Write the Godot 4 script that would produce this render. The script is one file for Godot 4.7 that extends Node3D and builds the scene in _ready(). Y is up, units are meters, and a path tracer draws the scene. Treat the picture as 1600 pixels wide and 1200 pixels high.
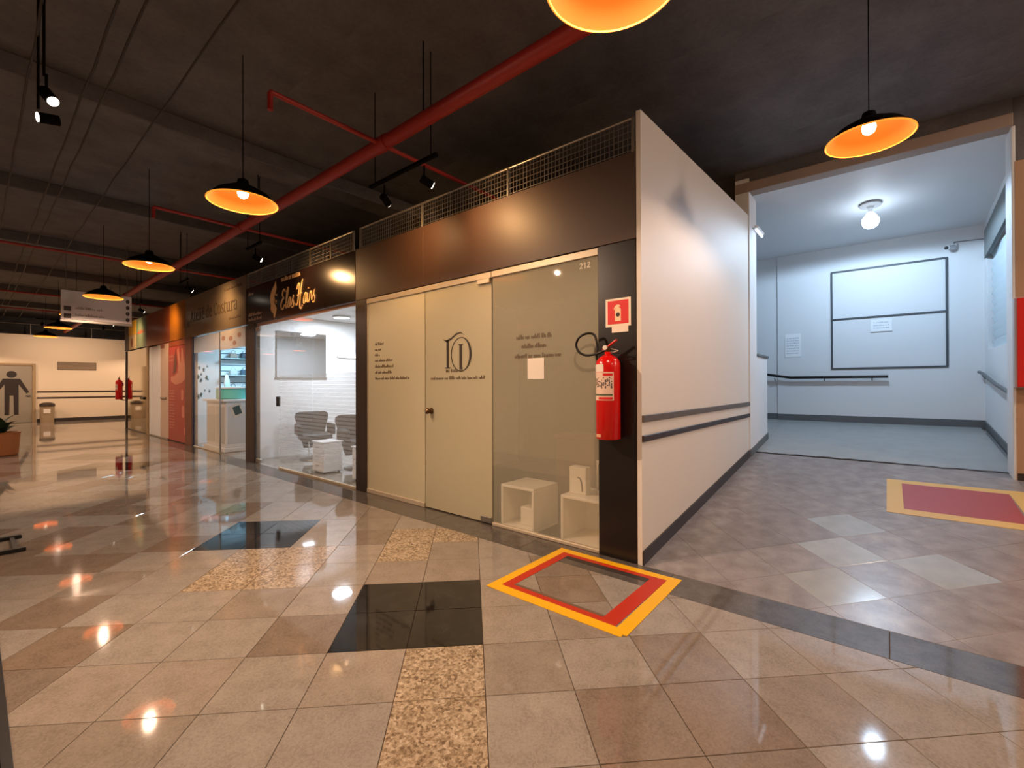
extends Node3D

const ZF := -3.266          # shop facade plane
const XW := -1.439          # face of the white corridor wall
const RISE := 0.115         # slope of the ramp
const TILE := 0.4
const S2 := 0.70710678
var M := {}
var used := {}
var eye := Vector3(0, 1.37, 0)
var cam_basis: Basis

# ---------------------------------------------------------------- names and tags
func numbered(called: String) -> String:
	if not used.has(called):
		used[called] = 0
		return called
	used[called] += 1
	return "%s_%03d" % [called, used[called]]

func tag(o: Node, label := "", category := "", group := "", kind := "") -> void:
	if label: o.set_meta("label", label)
	if category: o.set_meta("category", category)
	if group: o.set_meta("group", group)
	if kind: o.set_meta("kind", kind)

func thing(called: String, label: String, category: String, at := Vector3.ZERO, turn := 0.0, group := "", kind := "") -> Node3D:
	var o := Node3D.new()
	o.name = numbered(called)
	add_child(o)
	o.position = at
	o.rotation.y = turn
	tag(o, label, category, group, kind)
	return o

func part(parent: Node, called: String, mesh: Mesh, material: Material, at := Vector3.ZERO, rot := Vector3.ZERO) -> MeshInstance3D:
	var o := MeshInstance3D.new()
	o.name = called
	o.mesh = mesh
	if material: o.material_override = material
	parent.add_child(o, true)
	o.position = at
	o.rotation = rot
	return o

func solo(called: String, mesh: Mesh, material: Material, at: Vector3, label: String, category: String, group := "", kind := "") -> MeshInstance3D:
	var o := MeshInstance3D.new()
	o.name = numbered(called)
	o.mesh = mesh
	if material: o.material_override = material
	add_child(o)
	o.position = at
	tag(o, label, category, group, kind)
	return o

# ---------------------------------------------------------------- materials
func mat(color: Color, rough := 0.6, metal := 0.0, spec := 0.5) -> StandardMaterial3D:
	var m := StandardMaterial3D.new()
	m.albedo_color = color
	m.roughness = rough
	m.metallic = metal
	m.metallic_specular = spec
	return m

func textured(img: ImageTexture, rough: float, scale := 1.0, tint := Color.WHITE, spec := 0.5) -> StandardMaterial3D:
	var m := mat(tint, rough, 0.0, spec)
	m.albedo_texture = img
	m.uv1_triplanar = true
	m.uv1_world_triplanar = true
	m.uv1_scale = Vector3.ONE * scale
	return m

func glow(color: Color, energy: float, base := Color(0.8, 0.8, 0.8)) -> StandardMaterial3D:
	var m := mat(base, 0.5)
	m.emission_enabled = true
	m.emission = color
	m.emission_energy_multiplier = energy
	return m

func glass(alpha := 0.08, tint := Color(0.92, 0.96, 0.94)) -> StandardMaterial3D:
	var m := mat(Color(tint.r, tint.g, tint.b, alpha), 0.02)
	m.transparency = BaseMaterial3D.TRANSPARENCY_ALPHA
	return m

# speckled stone: three grain sizes over a base colour
func stone(seed: int, n: int, base: Color, dark: Color, light: Color, fine: float, coarse: float, cell := 0.0, cells := 40.0) -> ImageTexture:
	var img := Image.create(n, n, false, Image.FORMAT_RGB8)
	var a := FastNoiseLite.new()
	a.seed = seed
	a.noise_type = FastNoiseLite.TYPE_VALUE
	a.frequency = 0.35
	var b := FastNoiseLite.new()
	b.seed = seed + 7
	b.noise_type = FastNoiseLite.TYPE_SIMPLEX_SMOOTH
	b.frequency = 0.012
	b.fractal_octaves = 4
	var c := FastNoiseLite.new()
	c.seed = seed + 13
	c.noise_type = FastNoiseLite.TYPE_CELLULAR
	c.cellular_return_type = FastNoiseLite.RETURN_CELL_VALUE
	c.cellular_jitter = 1.1
	c.frequency = cells / n
	for y in n:
		for x in n:
			# blend across the border so that the picture repeats without a seam
			var f := a.get_noise_2d(x, y) * fine
			var wx := float(x) / n
			var g := (b.get_noise_2d(x, y) * (1.0 - wx) + b.get_noise_2d(x - n, y) * wx) * coarse
			var k := c.get_noise_2d(x, y) * cell
			var v := f + g + k
			var col := base.lerp(light, clampf(v, 0, 1)) if v > 0 else base.lerp(dark, clampf(-v, 0, 1))
			img.set_pixel(x, y, col)
	return ImageTexture.create_from_image(img)

func make_materials() -> void:
	var pale := stone(1, 512, Color(0.58, 0.55, 0.51), Color(0.40, 0.365, 0.325), Color(0.69, 0.665, 0.63), 0.42, 0.3)
	var tan := stone(2, 512, Color(0.50, 0.45, 0.40), Color(0.33, 0.29, 0.25), Color(0.61, 0.565, 0.51), 0.42, 0.3)
	var coarse := stone(3, 512, Color(0.62, 0.55, 0.45), Color(0.28, 0.22, 0.16), Color(0.84, 0.78, 0.69), 0.25, 0.3, 0.85, 85.0)
	var black := stone(4, 512, Color(0.105, 0.100, 0.095), Color(0.04, 0.04, 0.04), Color(0.30, 0.31, 0.30), 0.5, 0.4)
	var grey := stone(5, 512, Color(0.34, 0.32, 0.30), Color(0.20, 0.18, 0.17), Color(0.46, 0.45, 0.43), 0.4, 0.5)
	var worn := stone(6, 512, Color(0.535, 0.51, 0.50), Color(0.38, 0.33, 0.30), Color(0.68, 0.655, 0.64), 0.25, 0.8)
	var coat := stone(8, 512, Color(0.60, 0.61, 0.605), Color(0.52, 0.53, 0.53), Color(0.68, 0.69, 0.68), 0.15, 0.5)
	var soot := stone(9, 256, Color(0.38, 0.37, 0.375), Color(0.27, 0.26, 0.26), Color(0.48, 0.47, 0.47), 0.3, 0.7)
	M.tile_a = textured(pale, 0.045, 0.9)
	M.tile_b = textured(pale, 0.045, 0.9, Color(0.94, 0.92, 0.90))
	M.tile_c = textured(pale, 0.045, 0.9, Color(1.0, 0.985, 0.97))
	M.tile_d = textured(tan, 0.045, 0.9)
	M.tile_e = textured(tan, 0.045, 0.9, Color(1.0, 0.98, 0.96))
	M.tile_k = textured(black, 0.05, 0.9)
	M.tile_g = textured(coarse, 0.12, 0.9)
	M.border = textured(grey, 0.09, 1.0)
	M.ramp_a = textured(worn, 0.32, 0.8, Color.WHITE, 0.5)
	M.ramp_b = textured(worn, 0.32, 0.8, Color(0.97, 0.965, 0.96), 0.5)
	M.ramp_c = textured(worn, 0.32, 0.8, Color(0.985, 0.985, 0.99), 0.5)
	M.ramp_shiny = textured(coat, 0.18, 0.9, Color(1.0, 1.0, 1.0), 0.95)  # stone made paler to carry the bright room reflection on these tiles
	M.coating = textured(coat, 0.30, 0.6)
	M.grout = mat(Color(0.36, 0.30, 0.25), 0.8)
	M.soot = textured(soot, 0.75, 0.5)
	M.soot_dark = textured(soot, 0.8, 0.5, Color(0.7, 0.7, 0.7))
	M.white_wall = mat(Color(0.86, 0.84, 0.81), 0.55)
	M.cream_wall = mat(Color(0.86, 0.80, 0.70), 0.55)
	M.cool_wall = mat(Color(0.86, 0.87, 0.88), 0.6)
	M.shop_white = mat(Color(0.9, 0.9, 0.9), 0.5)
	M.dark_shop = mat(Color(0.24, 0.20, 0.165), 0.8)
	M.ebony = mat(Color(0.075, 0.055, 0.055), 0.32)
	M.brown_board = mat(Color(0.25, 0.17, 0.125), 0.5)
	M.brown_sign = mat(Color(0.115, 0.075, 0.07), 0.22)
	M.pillar_brown = mat(Color(0.17, 0.125, 0.105), 0.4)
	M.skirting = mat(Color(0.20, 0.17, 0.155), 0.45)
	M.grey_skirting = mat(Color(0.36, 0.38, 0.39), 0.5)
	M.rail_wood = mat(Color(0.20, 0.145, 0.12), 0.4)
	M.rail_grey = mat(Color(0.36, 0.33, 0.30), 0.45)
	M.black_metal = mat(Color(0.05, 0.05, 0.05), 0.4, 0.3)
	M.matt_black = mat(Color(0.05, 0.045, 0.045), 0.9, 0.0, 0.2)
	M.steel = mat(Color(0.62, 0.60, 0.57), 0.35, 0.85)
	M.alu = mat(Color(0.74, 0.69, 0.60), 0.4, 0.25)
	M.red_pipe = mat(Color(0.60, 0.13, 0.10), 0.5)
	M.red = mat(Color(0.80, 0.05, 0.035), 0.22)
	M.red_flat = mat(Color(0.83, 0.08, 0.05), 0.5)
	M.paper = mat(Color(0.88, 0.85, 0.80), 0.7)
	M.ink = mat(Color(0.16, 0.12, 0.08), 0.6)
	M.ink_soft = mat(Color(0.33, 0.26, 0.17), 0.6)
	M.yellow_tape = mat(Color(0.92, 0.70, 0.02), 0.4)
	M.red_tape = mat(Color(0.72, 0.17, 0.05), 0.45)
	M.old_yellow = mat(Color(0.82, 0.68, 0.38), 0.5)
	M.old_red = mat(Color(0.62, 0.26, 0.25), 0.5)
	M.brass = mat(Color(0.42, 0.30, 0.18), 0.25, 0.9)
	M.gold_letter = mat(Color(0.96, 0.80, 0.58), 0.4)
	M.clear = glass(0.06)
	M.film = mat(Color(0.80, 0.85, 0.90, 0.15), 0.7)
	M.film.transparency = BaseMaterial3D.TRANSPARENCY_ALPHA
	for a in [["frost", 0.80], ["frost_door", 0.58], ["frost_right", 0.22], ["frost_mid", 0.18], ["frost_low", 0.14]]:  # same frosted glass; opacity steps paint its dimming towards right and sill
		M[a[0]] = mat(Color(0.80, 0.77, 0.65, a[1]), 0.5)
		M[a[0]].transparency = BaseMaterial3D.TRANSPARENCY_ALPHA
	M.mirror = mat(Color(0.80, 0.80, 0.80), 0.03, 1.0)
	M.mirror_glass = mat(Color(0.84, 0.80, 0.72), 0.05, 1.0)

# ---------------------------------------------------------------- shapes
func tri(st: SurfaceTool, a: Vector3, b: Vector3, c: Vector3, outward: Vector3) -> void:
	var n := (b - a).cross(c - a)
	if n.dot(outward) < 0:
		var t := b
		b = c
		c = t
		n = -n
	n = n.normalized()
	for v in [a, c, b]:
		st.set_normal(n)
		st.set_uv(Vector2(v.x, v.y))
		st.add_vertex(v)

func quad(st: SurfaceTool, a: Vector3, b: Vector3, c: Vector3, d: Vector3, outward: Vector3) -> void:
	tri(st, a, b, c, outward)
	tri(st, a, c, d, outward)

func start() -> SurfaceTool:
	var st := SurfaceTool.new()
	st.begin(Mesh.PRIMITIVE_TRIANGLES)
	return st

# a box with chamfered edges, added at a place
func add_box(st: SurfaceTool, at: Vector3, size: Vector3, bevel := 0.004, basis := Basis.IDENTITY) -> void:
	var h := size * 0.5
	var b: float = minf(bevel, minf(h.x, minf(h.y, h.z)) * 0.45)
	var p := {}
	for sx in [-1, 1]:
		for sy in [-1, 1]:
			for sz in [-1, 1]:
				var s := Vector3(sx, sy, sz)
				p[[sx, sy, sz]] = [
					at + basis * (s * Vector3(h.x, h.y - b, h.z - b)),
					at + basis * (s * Vector3(h.x - b, h.y, h.z - b)),
					at + basis * (s * Vector3(h.x - b, h.y - b, h.z))]
	for s in [-1, 1]:
		quad(st, p[[s, -1, -1]][0], p[[s, 1, -1]][0], p[[s, 1, 1]][0], p[[s, -1, 1]][0], basis * Vector3(s, 0, 0))
		quad(st, p[[-1, s, -1]][1], p[[1, s, -1]][1], p[[1, s, 1]][1], p[[-1, s, 1]][1], basis * Vector3(0, s, 0))
		quad(st, p[[-1, -1, s]][2], p[[1, -1, s]][2], p[[1, 1, s]][2], p[[-1, 1, s]][2], basis * Vector3(0, 0, s))
	if b < 0.0005: return
	for s in [-1, 1]:
		for t in [-1, 1]:
			quad(st, p[[s, t, -1]][0], p[[s, t, 1]][0], p[[s, t, 1]][1], p[[s, t, -1]][1], basis * Vector3(s, t, 0))
			quad(st, p[[s, -1, t]][0], p[[s, 1, t]][0], p[[s, 1, t]][2], p[[s, -1, t]][2], basis * Vector3(s, 0, t))
			quad(st, p[[-1, s, t]][1], p[[1, s, t]][1], p[[1, s, t]][2], p[[-1, s, t]][2], basis * Vector3(0, s, t))
			for u in [-1, 1]:
				var q: Array = p[[s, t, u]]
				tri(st, q[0], q[1], q[2], basis * Vector3(s, t, u))

var boxes := {}
func box(size: Vector3, bevel := 0.004) -> ArrayMesh:
	var key := [size, bevel]
	if not boxes.has(key):
		var st := start()
		add_box(st, Vector3.ZERO, size, bevel)
		boxes[key] = st.commit()
	return boxes[key]

# corners lo..hi -> a part or thing placed at its centre
func span(parent: Node, called: String, lo: Vector3, hi: Vector3, m: Material, bevel := 0.004) -> MeshInstance3D:
	return part(parent, called, box((hi - lo).abs(), bevel), m, (lo + hi) * 0.5)

func struct(called: String, lo: Vector3, hi: Vector3, m: Material, label := "", category := "", bevel := 0.003) -> MeshInstance3D:
	return solo(called, box((hi - lo).abs(), bevel), m, (lo + hi) * 0.5, label, category, "", "structure")

# polygon in x,y drawn out along z, front at z = depth
func add_prism(st: SurfaceTool, poly: PackedVector2Array, depth: float, xf := Transform3D.IDENTITY) -> void:
	var idx := Geometry2D.triangulate_polygon(poly)
	var front := xf.basis * Vector3(0, 0, 1)
	for k in range(0, idx.size(), 3):
		var t := [poly[idx[k]], poly[idx[k + 1]], poly[idx[k + 2]]]
		tri(st, xf * Vector3(t[0].x, t[0].y, depth), xf * Vector3(t[1].x, t[1].y, depth), xf * Vector3(t[2].x, t[2].y, depth), front)
		tri(st, xf * Vector3(t[0].x, t[0].y, 0), xf * Vector3(t[1].x, t[1].y, 0), xf * Vector3(t[2].x, t[2].y, 0), -front)
	var cw := Geometry2D.is_polygon_clockwise(poly)
	for k in poly.size():
		var a := poly[k]
		var b := poly[(k + 1) % poly.size()]
		var d := b - a
		var out := Vector3(d.y, -d.x, 0) * (-1.0 if cw else 1.0)
		quad(st, xf * Vector3(a.x, a.y, 0), xf * Vector3(b.x, b.y, 0), xf * Vector3(b.x, b.y, depth), xf * Vector3(a.x, a.y, depth), xf.basis * out)

func prism(poly: PackedVector2Array, depth: float, xf := Transform3D.IDENTITY) -> ArrayMesh:
	var st := start()
	add_prism(st, poly, depth, xf)
	return st.commit()

func ellipse(cx: float, cy: float, rx: float, ry: float, n := 32) -> PackedVector2Array:
	var out := PackedVector2Array()
	for k in n:
		out.append(Vector2(cx + rx * cos(TAU * k / n), cy + ry * sin(TAU * k / n)))
	return out

func rect(x0: float, y0: float, x1: float, y1: float) -> PackedVector2Array:
	return PackedVector2Array([Vector2(x0, y0), Vector2(x1, y0), Vector2(x1, y1), Vector2(x0, y1)])

# tube along a line of points
func add_tube(st: SurfaceTool, pts: Array, radius: float, sides := 10, closed := false) -> void:
	var rings := []
	var n := pts.size()
	var last_side := Vector3.ZERO
	for k in n:
		var a: Vector3 = pts[(k - 1 + n) % n] if (k > 0 or closed) else pts[0]
		var b: Vector3 = pts[(k + 1) % n] if (k < n - 1 or closed) else pts[n - 1]
		var d := (b - a).normalized()
		var side := d.cross(Vector3.UP)
		if last_side != Vector3.ZERO:
			side = last_side - d * last_side.dot(d)
		elif side.length() < 0.05:
			side = d.cross(Vector3.RIGHT)
		side = side.normalized()
		last_side = side
		var up := side.cross(d)
		var ring := []
		for j in sides:
			var w := TAU * j / sides
			ring.append(side * cos(w) + up * sin(w))
		rings.append(ring)
	for k in (n if closed else n - 1):
		var k2 := (k + 1) % n
		for j in sides:
			var j2 := (j + 1) % sides
			var q := [[k, j], [k2, j], [k2, j2], [k, j2]]
			var vs := []
			for e in q:
				vs.append([pts[e[0]] + rings[e[0]][e[1]] * radius, rings[e[0]][e[1]]])
			var order := [0, 1, 2, 0, 2, 3]
			var nn: Vector3 = (vs[1][0] - vs[0][0]).cross(vs[2][0] - vs[0][0])
			if nn.dot(vs[0][1]) > 0: order = [0, 2, 1, 0, 3, 2]
			for o in order:
				st.set_normal(vs[o][1])
				st.set_uv(Vector2.ZERO)
				st.add_vertex(vs[o][0])
	if not closed:
		for e in [0, n - 1]:
			var dir: Vector3 = (pts[0] - pts[1]) if e == 0 else (pts[n - 1] - pts[n - 2])
			for j in range(1, sides - 1):
				tri(st, pts[e] + rings[e][0] * radius, pts[e] + rings[e][j] * radius, pts[e] + rings[e][j + 1] * radius, dir)

func tube(pts: Array, radius: float, sides := 10, closed := false) -> ArrayMesh:
	var st := start()
	add_tube(st, pts, radius, sides, closed)
	return st.commit()

# profile of (radius, height) points turned round y
func add_lathe(st: SurfaceTool, prof: Array, sides := 32, at := Vector3.ZERO, smooth := false) -> void:
	var norms := []
	for k in prof.size() - 1:
		var d: Vector2 = prof[k + 1] - prof[k]
		norms.append(Vector2(d.y, -d.x).normalized())
	for k in prof.size() - 1:
		var p: Vector2 = prof[k]
		var q: Vector2 = prof[k + 1]
		var n0: Vector2 = norms[k]
		var n1: Vector2 = norms[k]
		if smooth:
			if k > 0: n0 = (norms[k] + norms[k - 1]).normalized()
			if k < norms.size() - 1: n1 = (norms[k] + norms[k + 1]).normalized()
		for j in sides:
			var a := TAU * j / sides
			var b := TAU * (j + 1) / sides
			var v := []
			for e in [[p, a, n0], [p, b, n0], [q, b, n1], [q, a, n1]]:
				var pp: Vector2 = e[0]
				var nn: Vector2 = e[2]
				v.append([at + Vector3(pp.x * cos(e[1]), pp.y, pp.x * sin(e[1])), Vector3(nn.x * cos(e[1]), nn.y, nn.x * sin(e[1]))])
			for t in [[0, 1, 2], [0, 2, 3]]:
				var f: Vector3 = (v[t[1]][0] - v[t[0]][0]).cross(v[t[2]][0] - v[t[0]][0])
				if f.length() < 1e-12: continue
				var order: Array = [t[0], t[2], t[1]] if f.dot(v[t[0]][1] + v[t[1]][1] + v[t[2]][1]) > 0 else t
				for o in order:
					st.set_normal(v[o][1])
					st.set_uv(Vector2.ZERO)
					st.add_vertex(v[o][0])

func lathe(prof: Array, sides := 32, smooth := false) -> ArrayMesh:
	var st := start()
	add_lathe(st, prof, sides, Vector3.ZERO, smooth)
	return st.commit()

# flat slab over a polygon in x,z; the top follows lift(z); chamfered upper edge
func add_slab(st: SurfaceTool, poly: PackedVector2Array, top: float, thick: float, ch: float, sloped := false) -> void:
	var c := Vector2.ZERO
	for p in poly: c += p
	c /= poly.size()
	var up := []
	var rim := []
	var low := []
	for p in poly:
		var y: float = top + (ramp_y(p.y) if sloped else 0.0)
		var i: Vector2 = p + (c - p).normalized() * ch * 1.4
		up.append(Vector3(i.x, y, i.y))
		rim.append(Vector3(p.x, y - ch, p.y))
		low.append(Vector3(p.x, y - thick, p.y))
	for k in range(1, poly.size() - 1):
		tri(st, up[0], up[k], up[k + 1], Vector3.UP)
	for k in poly.size():
		var k2 := (k + 1) % poly.size()
		var out := Vector3((poly[k].x + poly[k2].x) * 0.5 - c.x, 0, (poly[k].y + poly[k2].y) * 0.5 - c.y)
		quad(st, up[k], up[k2], rim[k2], rim[k], out + Vector3.UP * 0.3)
		quad(st, rim[k], rim[k2], low[k2], low[k], out)

func ramp_y(z: float) -> float:
	return RISE * maxf(0.0, ZF - z)

func text(string: String, height: float, depth: float, serif := false, weight := 400) -> TextMesh:
	var f := SystemFont.new()
	f.font_names = PackedStringArray(["Droid Serif" if serif else "Droid Sans"])
	f.font_weight = weight
	var t := TextMesh.new()
	t.text = string
	t.font = f
	t.font_size = 48
	t.pixel_size = height / 48.0 * 1.37
	t.depth = depth
	t.curve_step = 2.0
	return t

# rows of print too small to read: uneven upright strokes grouped into words
func print_line(st: SurfaceTool, rng: RandomNumberGenerator, x0: float, x1: float, y: float, h: float, z := 0.0, depth := 0.002) -> void:
	var x := x0
	var word := rng.randi_range(3, 8)
	while x < x1:
		var w := h * rng.randf_range(0.16, 0.34)
		var tall := h * (rng.randf_range(0.52, 0.66) if rng.randf() < 0.7 else 1.0)
		if x + w > x1: break
		add_box(st, Vector3(x + w * 0.5, y + tall * 0.5, z), Vector3(w, tall, depth), 0.0)
		x += w + h * 0.17
		word -= 1
		if word <= 0:
			word = rng.randi_range(3, 9)
			x += h * 0.35

func curve(ctrl: Array, steps := 6) -> Array:
	var out := []
	for k in ctrl.size() - 1:
		var p0: Vector3 = ctrl[maxi(k - 1, 0)]
		var p1: Vector3 = ctrl[k]
		var p2: Vector3 = ctrl[k + 1]
		var p3: Vector3 = ctrl[mini(k + 2, ctrl.size() - 1)]
		for s in steps:
			out.append(p1.cubic_interpolate(p2, p0, p3, float(s) / steps))
	out.append(ctrl[-1])
	return out

# ---------------------------------------------------------------- lights
func spot(parent: Node, at: Vector3, towards: Vector3, color: Color, energy: float, angle: float, size := 0.04, soft := 0.3) -> void:
	var l := SpotLight3D.new()
	l.name = "lamp_beam"
	l.light_color = color
	l.light_energy = energy
	l.spot_angle = angle
	l.spot_angle_attenuation = soft
	l.spot_range = 40.0
	l.spot_attenuation = 2.0
	l.light_size = size
	l.shadow_enabled = true
	parent.add_child(l, true)
	l.position = at
	var up := Vector3.UP if absf(towards.normalized().y) < 0.95 else Vector3.RIGHT
	l.basis = Basis.looking_at(towards.normalized(), up)

func omni(parent: Node, at: Vector3, color: Color, energy: float, size := 0.05) -> void:
	var l := OmniLight3D.new()
	l.name = "bulb_light"
	l.light_color = color
	l.light_energy = energy
	l.omni_range = 40.0
	l.omni_attenuation = 2.0
	l.light_size = size
	l.shadow_enabled = true
	parent.add_child(l, true)
	l.position = at

func panel_light(parent: Node, at: Vector3, size: Vector2, color: Color, energy: float) -> void:
	var l := AreaLight3D.new()
	l.name = "panel_light"
	l.area_size = size
	l.light_color = color
	l.light_energy = energy
	l.area_range = 40.0
	l.area_attenuation = 2.0
	l.shadow_enabled = true
	parent.add_child(l, true)
	l.position = at
	l.rotation.x = -PI / 2

const WARM := Color(1.0, 0.84, 0.71)
const PENDANT := 2.6
const HALL_SPOT := 1.7
const BULB := 3.9
const SALON := 6.2
const ATELIER := 8.5

func _ready() -> void:
	# camera: level, 1.37 m above the floor, turned 39.8 degrees to the left of the ramp's axis
	var th := deg_to_rad(39.8)
	var pitch := deg_to_rad(0.2)
	var roll := deg_to_rad(-0.2)
	var f := Vector3(-sin(th), 0, -cos(th))
	var r := Vector3(cos(th), 0, -sin(th))
	var f2 := f * cos(pitch) + Vector3.UP * sin(pitch)
	var u2 := Vector3.UP * cos(pitch) - f * sin(pitch)
	var cam := Camera3D.new()
	cam.name = "camera"
	cam.fov = rad_to_deg(2.0 * atan(600.0 / 705.0))
	cam.near = 0.05
	cam.far = 100.0
	cam_basis = Basis(r * cos(roll) + u2 * sin(roll), u2 * cos(roll) - r * sin(roll), -f2)
	cam.transform = Transform3D(cam_basis, eye)
	add_child(cam)
	cam.current = true
	var env := Environment.new()
	env.background_mode = Environment.BG_COLOR
	env.background_color = Color.BLACK
	env.tonemap_mode = Environment.TONE_MAPPER_LINEAR
	env.tonemap_exposure = 1.0
	env.sdfgi_enabled = true
	env.ssao_enabled = true
	env.ssil_enabled = true
	var we := WorldEnvironment.new()
	we.name = "environment"
	we.environment = env
	add_child(we)
	make_materials()
	build_floor()
	build_ramp()
	build_shell()
	build_facade()
	build_ramp_room()
	build_lamps()
	build_pipes()
	build_office_front()
	build_extinguisher_post()
	build_salon()
	build_atelier()
	build_far_shops()
	build_hall_things()

func in_view(p: Vector3, margin := 0.08) -> bool:
	var d := (p - eye) * cam_basis
	if d.z > -0.3: return false
	var x := -d.x / d.z * 705.0 / 800.0
	var y := -d.y / d.z * 705.0 / 600.0
	return absf(x) < 1.0 + margin and absf(y) < 1.0 + margin

func tile_poly(i: int, j: int, da := 0.0, db := 0.0, g := 0.0016) -> PackedVector2Array:
	var out := PackedVector2Array()
	for e in [[0, 0], [1, 0], [1, 1], [0, 1]]:
		var a: float = (i + da + e[0]) * TILE + (g if e[0] == 0 else -g)
		var b: float = (j + db + e[1] + 0.15) * TILE + (g if e[1] == 0 else -g)
		out.append(Vector2(-S2 * a + S2 * b, -S2 * a - S2 * b))
	return out

const BROWN := [[6, -3], [6, -6], [7, -7], [5, -6], [9, -9], [10, -10], [11, -10], [12, -9], [13, -11], [13, -10], [15, -12], [15, -10], [16, -11], [14, -9], [18, -17], [17, -16], [7, 1], [8, 1], [4, 1], [4, 2], [3, 1], [3, 2], [5, 2], [10, -3], [11, -12]]
const COARSE := [[1, -1], [2, -1], [3, -1], [4, -1], [5, -1], [8, -5], [9, -5], [8, -4], [9, -4], [10, -2], [9, -2], [10, -1]]

func tile_kind(i: int, j: int) -> String:
	if (i in [6, 7] and j in [-2, -1]) or (i in [10, 11] and j in [-6, -5]): return "tile_k"
	if (i in [20, 21] and j in [-17, -16, -15]) or (i in [23, 24] and j in [-20, -19, -18]): return "tile_k"
	if (i in [2, 3] and j in [2 + 4, 3 + 4]): return "tile_k"
	if [i, j] in COARSE: return "tile_g"
	if [i, j] in BROWN: return "tile_e" if (i + j) % 2 == 0 else "tile_d"
	var h := absi(hash(Vector2i(i, j))) % 100
	if j < -6 and h < 22: return "tile_e"
	return "tile_a" if h < 50 else ("tile_b" if h < 75 else "tile_c")

func build_floor() -> void:
	var bed := solo("floor", box(Vector3(35.2, 0.2, 18.4), 0.0), M.grout, Vector3(-9.0, -0.106, -2.8 ), "polished beige granite tile floor of the mall hall", "floor", "", "structure")
	var keep := rect(-25.55, -2.932, 8.4, 5.8)
	var keep_side := rect(-25.55, -11.9, -19.45, -2.936)
	var near := []
	var rest := []
	for i in range(-24, 62):
		for j in range(-52, 26):
			var poly := tile_poly(i, j)
			for zone in [keep, keep_side]:
				for cut in Geometry2D.intersect_polygons(poly, zone):
					if cut.size() < 3: continue
					var c := Vector2.ZERO
					for p in cut: c += p
					c /= cut.size()
					if absf(cut[0].x - c.x) > 1.0: continue
					var seen := in_view(Vector3(c.x, 0, c.y))
					var e := {"poly": cut, "kind": tile_kind(i, j), "d": Vector2(c.x, c.y).length(), "whole": cut.size() == 4 and c.distance_to((poly[0] + poly[2]) * 0.5) < 0.001, "c": c}
					if seen: near.append(e)
					else: rest.append(e)
	near.sort_custom(func(a, b): return a.d < b.d)
	while near.size() > 285: rest.append(near.pop_back())
	var st0 := start()
	var proto := PackedVector2Array()
	var base := tile_poly(0, 0)
	var mid := (base[0] + base[2]) * 0.5
	for p in base: proto.append(p - mid)
	add_slab(st0, proto, 0.0, 0.012, 0.0012)
	var whole := st0.commit()
	for e in near:
		if e.whole:
			part(bed, "tile", whole, M[e.kind], Vector3(e.c.x, 0, e.c.y) - bed.position)
		else:
			var st := start()
			add_slab(st, e.poly, 0.0, 0.012, 0.0012)
			part(bed, "tile", st.commit(), M[e.kind], -bed.position)
	# far and out-of-frame tiles joined, one surface for each stone
	var am := ArrayMesh.new()
	for kind in ["tile_a", "tile_b", "tile_c", "tile_d", "tile_e", "tile_k", "tile_g"]:
		var st := start()
		var n := 0
		for e in rest:
			if e.kind == kind:
				add_slab(st, e.poly, 0.0, 0.012, 0.0012)
				n += 1
		if n:
			st.commit(am)
			am.surface_set_material(am.get_surface_count() - 1, M[kind])
	var far := part(bed, "far_tiles", am, null, -bed.position)
	far.set_meta("kind", "stuff")
	# dark granite border in front of the shops and across the foot of the ramp
	var x := 8.4
	var k := 0
	while x > -19.4:
		var len := 1.2
		var st := start()
		add_slab(st, rect(maxf(x - len, -19.45) + 0.0015, -3.264, x - 0.0015, -2.936), 0.0, 0.012, 0.0012)
		part(bed, "border_slab", st.commit(), M.border, -bed.position)
		x -= len
		k += 1
	# plain floors inside the shops
	var st := start()
	add_slab(st, rect(-19.3, -8.0, -5.3, -3.268), 0.0, 0.012, 0.001)
	part(bed, "shop_floor", st.commit(), M.tile_c, -bed.position)
	st = start()
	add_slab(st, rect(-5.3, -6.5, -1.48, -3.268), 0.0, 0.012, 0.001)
	part(bed, "shop_floor", st.commit(), M.dark_shop, -bed.position)

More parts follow.
